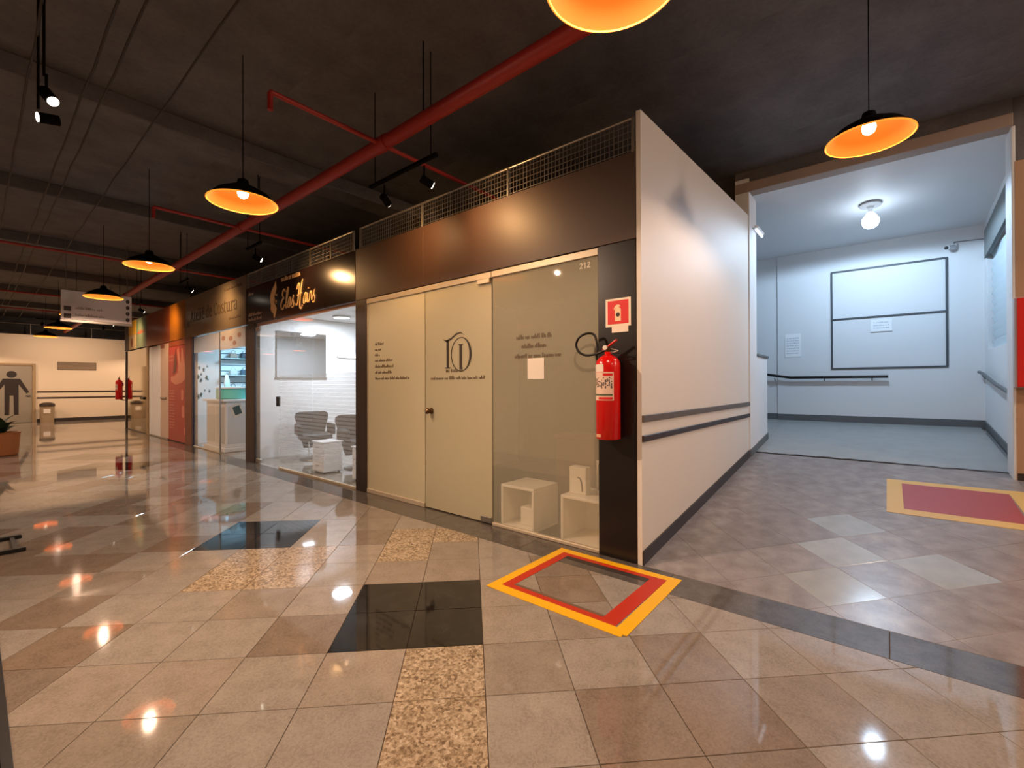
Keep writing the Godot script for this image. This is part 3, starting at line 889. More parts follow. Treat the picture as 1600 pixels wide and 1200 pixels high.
func build_lamps() -> void:
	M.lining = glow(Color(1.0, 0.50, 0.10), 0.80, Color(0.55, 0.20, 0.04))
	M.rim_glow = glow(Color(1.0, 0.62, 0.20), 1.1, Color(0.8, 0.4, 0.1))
	M.bulb_glow = glow(Color(1.0, 0.93, 0.80), 14.0)
	M.spot_glow = glow(Color(1.0, 0.94, 0.84), 12.0)
	var names := ["orange dish pendant cut off by the top picture edge", "orange dish pendant nearest to the camera in full view", "second orange dish pendant along the row, above sewing shop",
		"third orange dish pendant, in front of hanging sign", "orange dish pendant hidden behind the hanging sign", "orange dish pendant just below the hanging sign, far off", "farthest orange dish pendant above the cream end wall"]
	var xs := [-0.82, -4.31, -7.53, -10.75, -13.97, -17.2, -20.4]
	for k in xs.size():
		make_pendant(names[k], Vector3(xs[k], 2.97, -1.62 if k == 0 else -1.52), PENDANT)
	make_pendant("orange dish pendant hanging over the hall behind the camera", Vector3(2.2, 2.97, -1.52), PENDANT)
	var sides := ["cream end wall", "mirror-tinted shop", "white folding door", "red poster", "sewing shop counter", "salon door", "brown salon pillar", "frosted office", "foot of the ramp"]
	for k in 9:  # unseen second row, added to even out the floor and end wall light
		make_pendant("orange dish pendant added out of frame as fill light, opposite the " + sides[k], Vector3(-23.6 + k * 3.22, 2.97, 2.9), PENDANT)
	make_pendant("orange dish pendant hanging over the ramp by the lintel", Vector3(-0.1, 3.2, -4.3), PENDANT * 0.65)
	# unseen bare bulbs added right of the ramp to lift the white wall
	for a in [[3.6, "added fill bulb right of the ramp, nearer one"], [6.6, "added fill bulb right of the ramp, farther one"]]:
		var bb := thing("ceiling_bulb", a[1], "lamp", Vector3(a[0], 4.258, -4.7))
		part(bb, "ceiling_plate", lathe([Vector2(0.0, 0.004), Vector2(0.10, 0.004), Vector2(0.09, -0.02), Vector2(0.035, -0.03), Vector2(0.03, -0.10), Vector2(0.0, -0.10)], 24), M.matt_black)
		part(bb, "bulb", lathe([Vector2(0.001, -0.09), Vector2(0.03, -0.10), Vector2(0.06, -0.16), Vector2(0.065, -0.20), Vector2(0.045, -0.25), Vector2(0.001, -0.265)], 24, true), M.bulb_glow)
		omni(bb, Vector3(0, -0.18, 0), Color(1.0, 0.88, 0.79), 5.4, 0.2)
	# spotlights on short tracks in front of the signs
	for a in [[-3.45, 1.0, [[-3.74, Vector3(-0.35, -0.28, -0.72)], [-3.16, Vector3(0.22, -0.28, -0.72)]], "black two-head spot track lighting the brown fascia"],
			[-6.85, 0.5, [[-6.86, Vector3(0.35, -0.35, -0.7)]], "black single spot track in front of salon sign"],
			[-10.1, 0.5, [[-9.95, Vector3(-0.15, -0.35, -0.7)]], "black spot track in front of the grey sewing sign"],
			[-13.6, 0.5, [[-13.6, Vector3(-0.2, -0.35, -0.7)]], "black spot track in front of the copper sign"],
			[-17.2, 0.5, [[-17.2, Vector3(-0.2, -0.35, -0.7)]], "black spot track in front of the yellow sign"]]:
		var t := thing("spot_track", a[3], "spotlight", Vector3(a[0], 3.35, -2.55), 0.0, "spot tracks in front of shop signs")
		part(t, "track", box(Vector3(a[1], 0.03, 0.036), 0.004), M.matt_black)
		for s in [-1, 1]:
			part(t, "hanger", tube([Vector3(s * a[1] * 0.42, 0.015, 0), Vector3(s * a[1] * 0.42, 0.912, 0)], 0.005, 6), M.matt_black)
		for h in a[2]:
			spot_head(t, Vector3(h[0] - a[0], -0.145, 0), h[1], HALL_SPOT, 65.0, Color(1.0, 0.76, 0.50))
	for z in [-8.2, -5.0, 0.3]:  # pendants added out of view to brighten the cream end wall
		make_pendant(("added fill pendant before the restroom door" if z > 0 else ("added fill pendant deep in the side passage" if z < -6 else "added fill pendant at the mouth of side passage")), Vector3(-23.9, 2.97, z), PENDANT * 1.6)
	var ww := thing("spot_track", "black spot track added to wash the cream end wall", "spotlight", Vector3(-22.6, 3.75, -2.4), 0.0, "spot tracks in front of shop signs")
	part(ww, "track", box(Vector3(0.036, 0.03, 1.9), 0.004), M.matt_black)  # added wall washer, lifts the brightness of the end wall
	for z in [-0.8, 0.8]:
		part(ww, "hanger", tube([Vector3(0, 0.015, z), Vector3(0, 0.512, z)], 0.005, 6), M.matt_black)
		spot_head(ww, Vector3(0, -0.145, z), Vector3(-0.8, -0.62, 0.0), 5.0, 60.0)
	var b := thing("spotlight", "bright ceiling spotlight at the upper left", "spotlight", Vector3(-4.28, 3.33, -0.31))
	part(b, "base", lathe([Vector2(0, 0.93), Vector2(0.06, 0.93), Vector2(0.06, 0.90), Vector2(0, 0.90)], 20), M.matt_black)
	part(b, "drop_rod", tube([Vector3(0, 0.10, 0), Vector3(0, 0.90, 0)], 0.008, 8), M.matt_black)
	spot_head(b, Vector3(0, 0, 0), Vector3(0.55, -0.65, -0.30), 12.0, 60.0)
	var b2 := thing("spotlight", "ceiling spotlight turned edge-on below the bright one", "spotlight", Vector3(-4.68, 3.31, -0.31))
	part(b2, "drop_rod", tube([Vector3(0, 0.06, 0), Vector3(0, 0.95, 0)], 0.008, 8), M.matt_black)
	part(b2, "spot_head", tube([Vector3(-0.011, 0.025, -0.108), Vector3.ZERO], 0.036, 16), M.matt_black)
	part(b2, "bulb_face", tube([Vector3.ZERO, Vector3(0.0006, -0.001, 0.006)], 0.031, 16), M.spot_glow)

func build_pipes() -> void:
	var t := thing("sprinkler_pipe", "long red sprinkler pipe running along the black ceiling", "pipe", Vector3(-9.0, 3.6, -2.43))
	part(t, "main_pipe", tube([Vector3(-16.4, 0, 0), Vector3(17.3, 0, 0)], 0.06, 18), M.red_pipe)
	for x in [-18.9, -15.6, -10.4, -6.98, -3.58]:
		part(t, "branch_pipe", tube([Vector3(x + 9.0, 0.0, -1.9), Vector3(x + 9.0, 0.0, 0.98), Vector3(x + 9.0, -0.015, 0.98), Vector3(x + 9.0, -0.14, 0.98)] if x > -9 else [Vector3(x + 9.0, 0, -1.9), Vector3(x + 9.0, 0, 2.9)], 0.02, 10), M.red_pipe)
		part(t, "coupling", tube([Vector3(x + 8.91, 0, 0), Vector3(x + 9.09, 0, 0)], 0.068, 18), M.red_pipe)
		part(t, "hanger_rod", tube([Vector3(x + 9.6, 0.055, 0), Vector3(x + 9.6, 0.665, 0)], 0.006, 6), M.matt_black)
	for a in [[-0.30, "grey ceiling conduit nearest the upper left corner"], [-0.62, "grey ceiling conduit second from the upper left corner"], [-0.74, "grey ceiling conduit third from the upper left corner"], [-1.12, "grey ceiling conduit closest to the pendant row"]]:
		var pts := []
		for k in 50:
			pts.append(Vector3(-24.0 + k * 0.6, 3.9 - 0.006 * absf(sin(k * 1.7 + a[0] * 9.0)), a[0] + 0.006 * sin(k * 2.3)))
		solo("ceiling_conduit", tube(pts, 0.009, 6), mat(Color(0.20, 0.18, 0.17), 0.6), Vector3.ZERO, a[1], "conduit", "thin conduits under the ceiling")
	var d := thing("air_duct", "dark square air duct under the ceiling over the shops", "duct", Vector3(-13.0, 3.72, -5.2))
	part(d, "duct_run", box(Vector3(12.0, 0.40, 0.55), 0.01), M.soot, Vector3(0, 0.2, 0))
	for x in [-5.0, -2.5, 0.0, 2.5, 5.0]:
		part(d, "flange", box(Vector3(0.04, 0.44, 0.59), 0.004), M.soot_dark, Vector3(x, 0.2, 0))
		part(d, "hanger", tube([Vector3(x + 0.3, 0.4, 0), Vector3(x + 0.3, 0.542, 0)], 0.006, 6), M.matt_black)

# ---------------------------------------------------------------- frosted office (nearest unit)
func build_office_front() -> void:
	var zc := -3.29
	var fa := thing("fascia_board", "plain glossy brown fascia over the frosted office", "fascia", Vector3(-3.44, 2.5, -3.30))
	for a in [[-5.41, -4.02], [-4.0194, -1.478]]:
		span(fa, "panel", Vector3(a[0] + 3.44, 0.0, -0.03), Vector3(a[1] + 3.44, 0.672, 0.034), M.brown_board, 0.0012)
	var w := thing("window_2", "frosted glass panel at the left of the office", "window", Vector3(-4.59, 0.0, zc), 0.0, "", "structure")
	span(w, "pane", Vector3(-0.575, 0.055, -0.005), Vector3(0.572, 2.43, 0.005), M.frost, 0.001)
	span(w, "top_rail", Vector3(-0.58, 2.43, -0.02), Vector3(0.575, 2.492, 0.02), M.alu, 0.004)
	span(w, "sill_rail", Vector3(-0.58, 0.0, -0.02), Vector3(0.575, 0.055, 0.02), M.alu, 0.004)
	span(w, "edge_strip", Vector3(-0.58, 0.055, -0.012), Vector3(-0.562, 2.43, 0.012), M.alu, 0.002)
	var d := thing("door_1", "frosted glass door with dark round knob", "door", Vector3(-3.503, 0.0, zc), 0.0, "", "structure")
	span(d, "pane", Vector3(-0.505, 0.012, -0.005), Vector3(0.508, 2.43, 0.005), M.frost_door, 0.001)
	span(d, "top_rail", Vector3(-0.51, 2.432, -0.02), Vector3(0.512, 2.492, 0.02), M.alu, 0.004)
	span(d, "top_pivot", Vector3(0.33, 2.385, -0.016), Vector3(0.50, 2.432, 0.03), M.alu, 0.004)
	span(d, "bottom_pivot", Vector3(0.36, 0.012, -0.016), Vector3(0.505, 0.075, 0.022), M.steel, 0.004)
	var kb := part(d, "knob", lathe([Vector2(0.0, 0.0), Vector2(0.034, 0.0), Vector2(0.034, 0.006), Vector2(0.014, 0.01), Vector2(0.014, 0.035), Vector2(0.03, 0.045), Vector2(0.034, 0.06), Vector2(0.028, 0.075), Vector2(0.0, 0.082)], 28, true), M.brass, Vector3(-0.40, 1.092, 0.005), Vector3(PI / 2, 0, 0))
	part(kb, "key_plate", lathe([Vector2(0.0, 0.082), Vector2(0.012, 0.081), Vector2(0.011, 0.086), Vector2(0.0, 0.086)], 14), M.steel)
	var w2 := thing("window_3", "frosted glass panel at the right of the office", "window", Vector3(-2.4, 0.0, zc), 0.0, "", "structure")
	span(w2, "pane", Vector3(-0.582, 0.03, -0.005), Vector3(0.592, 2.43, 0.004), M.clear, 0.001)
	span(w2, "frost_film", Vector3(-0.582, 0.72, 0.0042), Vector3(0.592, 2.43, 0.005), M.frost_right, 0.0)
	span(w2, "frost_dim_step", Vector3(-0.582, 0.58, 0.0042), Vector3(0.592, 0.7195, 0.005), M.frost_mid, 0.0)  # stepped opacity of the one pane paints it darker towards the sill
	span(w2, "frost_dimmest_step", Vector3(-0.582, 0.03, 0.0042), Vector3(0.592, 0.5795, 0.005), M.frost_low, 0.0)
	span(w2, "top_rail", Vector3(-0.588, 2.432, -0.02), Vector3(0.592, 2.492, 0.02), M.alu, 0.004)
	span(w2, "sill_rail", Vector3(-0.588, 0.0, -0.02), Vector3(0.592, 0.03, 0.02), M.alu, 0.004)
	# number on the glass
	part(w2, "number_212", text("212", 0.048, 0.002, false, 700), M.paper, Vector3(0.46, 2.37, 0.0065))
	# rows of small print on the left panel
	var rng := RandomNumberGenerator.new()
	rng.seed = 11
	var rows := [[-0.405, -0.20, 1.885], [-0.405, -0.275, 1.815], [-0.405, -0.30, 1.745], [-0.405, -0.02, 1.675], [-0.405, -0.02, 1.60], [-0.40, -0.05, 1.525], [-0.40, 0.30, 1.45]]
	var st := start()
	for q in rows: print_line(st, rng, q[0], q[1], q[2], 0.036, 0.006)
	part(w, "small_print", st.commit(), M.ink_soft).set_meta("kind", "stuff")
	st = start()
	print_line(st, rng, -0.41, 0.41, 1.437, 0.036, 0.006)
	print_line(st, rng, -0.16, 0.10, 1.515, 0.05, 0.006)
	part(d, "small_print", st.commit(), M.ink_soft).set_meta("kind", "stuff")
	st = start()
	print_line(st, rng, -0.28, 0.12, 1.80, 0.042, 0.006)
	print_line(st, rng, -0.22, 0.06, 1.715, 0.042, 0.006)
	print_line(st, rng, -0.30, 0.22, 1.625, 0.042, 0.006)
	part(w2, "small_print", st.commit(), M.ink_soft).set_meta("kind", "stuff")
	# sheet of paper stuck to the glass
	part(w2, "paper_sticker", box(Vector3(0.185, 0.19, 0.002), 0.0), M.paper, Vector3(-0.055, 1.524, 0.0065))
	# monogram: swept T, an O and an I
	st = start()
	var z := 0.0055
	add_prism(st, rect(-0.150, 1.565, -0.115, 1.86), 0.002, Transform3D(Basis.IDENTITY, Vector3(0, 0, z)))
	add_prism(st, rect(-0.175, 1.557, -0.09, 1.567), 0.002, Transform3D(Basis.IDENTITY, Vector3(0, 0, z)))
	var swash := [Vector2(-0.21, 1.875), Vector2(-0.15, 1.862), Vector2(-0.08, 1.88), Vector2(0.0, 1.925), Vector2(0.07, 1.935), Vector2(0.13, 1.895), Vector2(0.07, 1.923), Vector2(0.0, 1.905), Vector2(-0.08, 1.858), Vector2(-0.15, 1.838)]
	add_prism(st, PackedVector2Array(swash), 0.002, Transform3D(Basis.IDENTITY, Vector3(0, 0, z)))
	var n := 44
	for k in n:
		var a := TAU * k / n
		var b := TAU * (k + 1) / n
		var wa := 0.012 + 0.020 * pow(maxf(0.0, cos(a)), 2)
		var wb := 0.012 + 0.020 * pow(maxf(0.0, cos(b)), 2)
		var c := Vector2(0.075, 1.70)
		var o := Vector2(0.155, 0.18)
		add_prism(st, PackedVector2Array([c + Vector2(cos(a), sin(a)) * o, c + Vector2(cos(b), sin(b)) * o, c + Vector2(cos(b), sin(b)) * (o - Vector2(wb, wb * 0.7)), c + Vector2(cos(a), sin(a)) * (o - Vector2(wa, wa * 0.7))]), 0.002, Transform3D(Basis.IDENTITY, Vector3(0, 0, z)))
	add_prism(st, rect(0.05, 1.545, 0.088, 1.80), 0.002, Transform3D(Basis.IDENTITY, Vector3(0, 0, z)))
	add_prism(st, rect(0.035, 1.797, 0.103, 1.806), 0.002, Transform3D(Basis.IDENTITY, Vector3(0, 0, z)))
	part(d, "monogram", st.commit(), M.ink)
	# white display cubes standing behind the glass
	var cm := mat(Color(0.93, 0.90, 0.83), 0.6)
	for a in [[-2.712, "open white display cube behind glass, next to the door"], [-2.016, "open white display cube behind glass, next to black pillar"]]:
		var t := thing("display_cube", a[1], "display cube", Vector3(a[0], 0.001, -3.52), 0.0, "white display cubes behind the frosted glass")
		var s := 0.2
		span(t, "top", Vector3(-s, 0.385, -s), Vector3(s, 0.41, s), cm)
		span(t, "bottom", Vector3(-s, 0.0, -s), Vector3(s, 0.025, s), cm)
		span(t, "side", Vector3(-s, 0.025, -s), Vector3(-s + 0.025, 0.385, s), cm)
		span(t, "side", Vector3(s - 0.025, 0.025, -s), Vector3(s, 0.385, s), cm)
		span(t, "back_panel", Vector3(-s + 0.025, 0.025, -s), Vector3(s - 0.025, 0.385, -s + 0.012), cm)
	solo("carton", box(Vector3(0.17, 0.17, 0.17), 0.006), cm, Vector3(-2.66, 0.112, -3.50), "small pale carton inside the display cube by the door", "carton")
	var bag := thing("gift_bag", "pale gift bag standing on the display cube", "bag", Vector3(-2.10, 0.412, -3.46))
	part(bag, "body", box(Vector3(0.17, 0.24, 0.09), 0.006), cm, Vector3(0, 0.12, 0))
	part(bag, "ribbon", tube(curve([Vector3(0.0, 0.15, 0.047), Vector3(0.03, 0.14, 0.05), Vector3(0.045, 0.09, 0.048), Vector3(0.05, 0.03, 0.048)]), 0.006, 6), M.brass)
	var fr := thing("picture_frame", "pale picture frame leaning on the display cube", "frame", Vector3(-1.90, 0.412, -3.58))
	part(fr, "border", box(Vector3(0.20, 0.29, 0.03), 0.005), cm, Vector3(0, 0.145, 0))
	part(fr, "picture", box(Vector3(0.15, 0.23, 0.006), 0.0), mat(Color(0.42, 0.30, 0.22), 0.6), Vector3(0, 0.145, 0.017))
	var sb := thing("storage_box", "brown box deep inside the frosted office", "box", Vector3(-2.75, 0.001, -4.6))
	part(sb, "body", box(Vector3(0.5, 0.75, 0.4), 0.01), mat(Color(0.42, 0.25, 0.15), 0.6), Vector3(0, 0.375, 0))
	part(sb, "lid", box(Vector3(0.53, 0.05, 0.43), 0.01), mat(Color(0.46, 0.29, 0.18), 0.6), Vector3(0, 0.777, 0))
	var oc := thing("office_lamp", "dim round ceiling light inside the frosted office", "lamp", Vector3(-2.0, 2.72, -5.9))
	part(oc, "diffuser", lathe([Vector2(0.0, 0.03), Vector2(0.16, 0.03), Vector2(0.16, 0.0), Vector2(0.0, -0.01)], 28), glow(Color(1.0, 0.88, 0.7), 0.4))
	panel_light(oc, Vector3(0, -0.015, 0), Vector2(0.28, 0.28), Color(1.0, 0.85, 0.62), 0.2)

func build_extinguisher_post() -> void:
	extinguisher("red fire extinguisher hanging on the glossy black pillar", Vector3(-1.665, 0.955, ZF + 0.105), 1.0, true)
	extinguisher("small far red fire extinguisher at the slim corner post", Vector3(-19.62, 0.955, -3.16), 1.0, false)
	# equipment sign above
	var s := thing("extinguisher_sign", "red square extinguisher sign on the black pillar", "sign", Vector3(-1.628, 1.80, ZF + 0.003))
	part(s, "white_plate", box(Vector3(0.215, 0.222, 0.003), 0.0), mat(Color(0.92, 0.87, 0.78), 0.5), Vector3(0, 0.143, 0.002))
	part(s, "red_field", box(Vector3(0.178, 0.185, 0.002), 0.0), M.red_flat, Vector3(0, 0.145, 0.0042))
	var st := start()
	var x3 := Transform3D(Basis.IDENTITY, Vector3(0, 0, 0.0052))
	add_prism(st, PackedVector2Array([Vector2(-0.025, 0.075), Vector2(0.025, 0.075), Vector2(0.025, 0.165), Vector2(0.018, 0.178), Vector2(0.008, 0.184), Vector2(0.012, 0.192), Vector2(0.02, 0.186), Vector2(0.022, 0.192), Vector2(0.006, 0.205), Vector2(-0.012, 0.203), Vector2(-0.028, 0.190), Vector2(-0.036, 0.168), Vector2(-0.03, 0.165), Vector2(-0.02, 0.182), Vector2(-0.012, 0.183), Vector2(-0.02, 0.176), Vector2(-0.025, 0.165)]), 0.001, x3)
	part(s, "pictogram", st.commit(), mat(Color(0.92, 0.82, 0.66), 0.5))
	part(s, "pictogram_badge", prism(ellipse(0, 0.125, 0.017, 0.017, 20), 0.001, Transform3D(Basis.IDENTITY, Vector3(0, 0, 0.0063))), M.ink)
	part(s, "white_tab", box(Vector3(0.14, 0.05, 0.003), 0.0), mat(Color(0.92, 0.86, 0.80), 0.5), Vector3(0.015, 0.012, 0.001))

func extinguisher(label: String, at: Vector3, k: float, hose: bool) -> void:
	var t := thing("fire_extinguisher", label, "extinguisher", at, 0.0, "red fire extinguishers")
	var R := 0.094
	part(t, "cylinder", lathe([Vector2(0, 0.012), Vector2(R - 0.012, 0.012), Vector2(R - 0.008, 0.0), Vector2(R, 0.006), Vector2(R, 0.56), Vector2(R * 0.97, 0.59), Vector2(R * 0.85, 0.615), Vector2(R * 0.62, 0.636), Vector2(R * 0.36, 0.648), Vector2(0.026, 0.652), Vector2(0.026, 0.672), Vector2(0, 0.672)], 40, true), M.red)
	part(t, "valve", lathe([Vector2(0, 0.665), Vector2(0.02, 0.665), Vector2(0.022, 0.70), Vector2(0.014, 0.715), Vector2(0, 0.715)], 18), M.brass)
	part(t, "lever", tube([Vector3(-0.045, 0.690, 0.0), Vector3(0.0, 0.715, 0.0), Vector3(0.075, 0.762, 0.0)], 0.009, 8), M.red)
	part(t, "carry_handle", tube(curve([Vector3(0.01, 0.700, 0.0), Vector3(0.05, 0.690, 0.0), Vector3(0.085, 0.678, 0.0), Vector3(0.05, 0.668, 0.0), Vector3(0.015, 0.672, 0.0)]), 0.005, 8), M.steel)
	part(t, "gauge", lathe([Vector2(0, 0.0), Vector2(0.018, 0.0), Vector2(0.018, 0.012), Vector2(0, 0.013)], 18), M.paper, Vector3(-0.012, 0.705, 0.018), Vector3(PI / 2, 0, 0))
	part(t, "bracket", box(Vector3(0.05, 0.10, 0.03), 0.003), M.black_metal, Vector3(0, 0.50, -R - 0.004))
	# paper label wrapped round the body
	var st := start()
	wrap_label(st, R + 0.0008, 0.30, 0.515, -1.15, 0.94)
	part(t, "label", st.commit(), mat(Color(0.87, 0.76, 0.68), 0.5))
	st = start()
	wrap_label(st, R + 0.0008, 0.518, 0.575, -1.2, 0.12)
	part(t, "white_tag", st.commit(), M.paper)
	st = start()
	wrap_label(st, R + 0.0012, 0.306, 0.325, -0.35, 0.85)
	wrap_label(st, R + 0.0012, 0.485, 0.505, 0.05, 0.85)
	part(t, "label_red_print", st.commit(), M.red_flat).set_meta("kind", "stuff")
	st = start()
	wrap_label(st, R + 0.0012, 0.336, 0.348, -1.05, 0.85)
	part(t, "label_green_print", st.commit(), mat(Color(0.28, 0.34, 0.24), 0.5))
	var rng := RandomNumberGenerator.new()
	rng.seed = 21
	st = start()
	for row in 9:
		for col in 12:
			if rng.randf() < 0.55:
				var a := -1.05 + col * 0.158
				wrap_label(st, R + 0.0013, 0.392 + row * 0.0095, 0.400 + row * 0.0095, a, a + rng.randf_range(0.07, 0.15))
	part(t, "label_dark_print", st.commit(), mat(Color(0.26, 0.23, 0.22), 0.5)).set_meta("kind", "stuff")
	part(t, "base_sticker", box(Vector3(0.05, 0.022, 0.002), 0.0), mat(Color(0.85, 0.62, 0.50), 0.5), Vector3(-0.035, 0.03, R - 0.006), Vector3(0, -0.38, 0))
	if hose:
		part(t, "hose", tube(curve([Vector3(-0.02, 0.690, 0.0), Vector3(-0.09, 0.665, 0.0), Vector3(-0.19, 0.655, 0.0), Vector3(-0.26, 0.685, 0.0), Vector3(-0.285, 0.745, 0.0), Vector3(-0.26, 0.80, 0.0), Vector3(-0.20, 0.83, -0.01), Vector3(-0.14, 0.82, -0.03), Vector3(-0.112, 0.74, -0.03), Vector3(-0.108, 0.62, -0.02), Vector3(-0.106, 0.42, -0.02), Vector3(-0.106, 0.27, -0.02)], 8), 0.0095, 10), M.black_metal)
	else:
		part(t, "support_bar", tube([Vector3(-0.32, -0.02, -0.10), Vector3(0.34, -0.02, -0.10)], 0.015, 8), M.black_metal)
		part(t, "hose", tube(curve([Vector3(-0.02, 0.690, 0.0), Vector3(-0.10, 0.67, 0.0), Vector3(-0.115, 0.55, 0.0), Vector3(-0.108, 0.25, 0.0)]), 0.0095, 8), M.black_metal)

func wrap_label(st: SurfaceTool, r: float, y0: float, y1: float, a0: float, a1: float) -> void:
	var n := maxi(1, int((a1 - a0) / 0.12))
	for k in n:
		var a := a0 + (a1 - a0) * k / n
		var b := a0 + (a1 - a0) * (k + 1) / n
		var p := Vector3(sin(a) * r, y0, cos(a) * r)
		var q := Vector3(sin(b) * r, y0, cos(b) * r)
		quad(st, p, q, Vector3(q.x, y1, q.z), Vector3(p.x, y1, p.z), p + q)

# ---------------------------------------------------------------- salon
func ribbon_text(strokes: Array, radius: float) -> ArrayMesh:
	var st := start()
	for s in strokes:
		var pts := []
		for p in s: pts.append(Vector3(p[0], p[1], 0))
		add_tube(st, curve(pts, 5), radius, 6)
	return st.commit()

# strokes of flowing letters, each in a box of its own: [advance, strokes]
func script_word(word: String) -> Array:
	var g := {
		"E": [0.62, [[[0.50, 0.86], [0.36, 1.0], [0.16, 0.92], [0.14, 0.70], [0.34, 0.56], [0.16, 0.48], [0.02, 0.24], [0.14, 0.0], [0.36, 0.02], [0.52, 0.2]]]],
		"l": [0.34, [[[0.02, 0.1], [0.16, 0.5], [0.26, 0.95], [0.18, 1.02], [0.10, 0.7], [0.10, 0.15], [0.18, 0.0], [0.32, 0.14]]]],
		"a": [0.46, [[[0.34, 0.46], [0.18, 0.5], [0.04, 0.26], [0.08, 0.02], [0.24, 0.06], [0.34, 0.46]], [[0.34, 0.48], [0.32, 0.08], [0.46, 0.08]]]],
		"s": [0.42, [[[0.0, 0.08], [0.16, 0.36], [0.26, 0.56], [0.18, 0.36], [0.34, 0.14], [0.26, -0.04], [0.08, -0.02]]]],
		"H": [0.92, [[[0.0, 0.80], [0.10, 1.02], [0.26, 1.04], [0.28, 0.6], [0.22, 0.1], [0.08, 0.0], [0.02, 0.1]], [[0.68, 1.22], [0.58, 1.0], [0.50, 0.4], [0.54, -0.1], [0.72, -0.22], [0.86, -0.06]], [[0.12, 0.48], [0.34, 0.54], [0.64, 0.56]]]],
		"i": [0.26, [[[0.04, 0.48], [0.06, 0.08], [0.16, 0.02], [0.26, 0.12]], [[0.06, 0.68], [0.075, 0.72]]]],
		"r": [0.34, [[[0.02, 0.02], [0.08, 0.5], [0.10, 0.42], [0.24, 0.50], [0.26, 0.2], [0.34, 0.06]]]],
		" ": [0.22, []]}
	var out := []
	var x := 0.0
	for ch in word:
		for s in g[ch][1]:
			out.append(s.map(func(p): return [p[0] + x, p[1]]))
		x += g[ch][0]
	return [out, x]

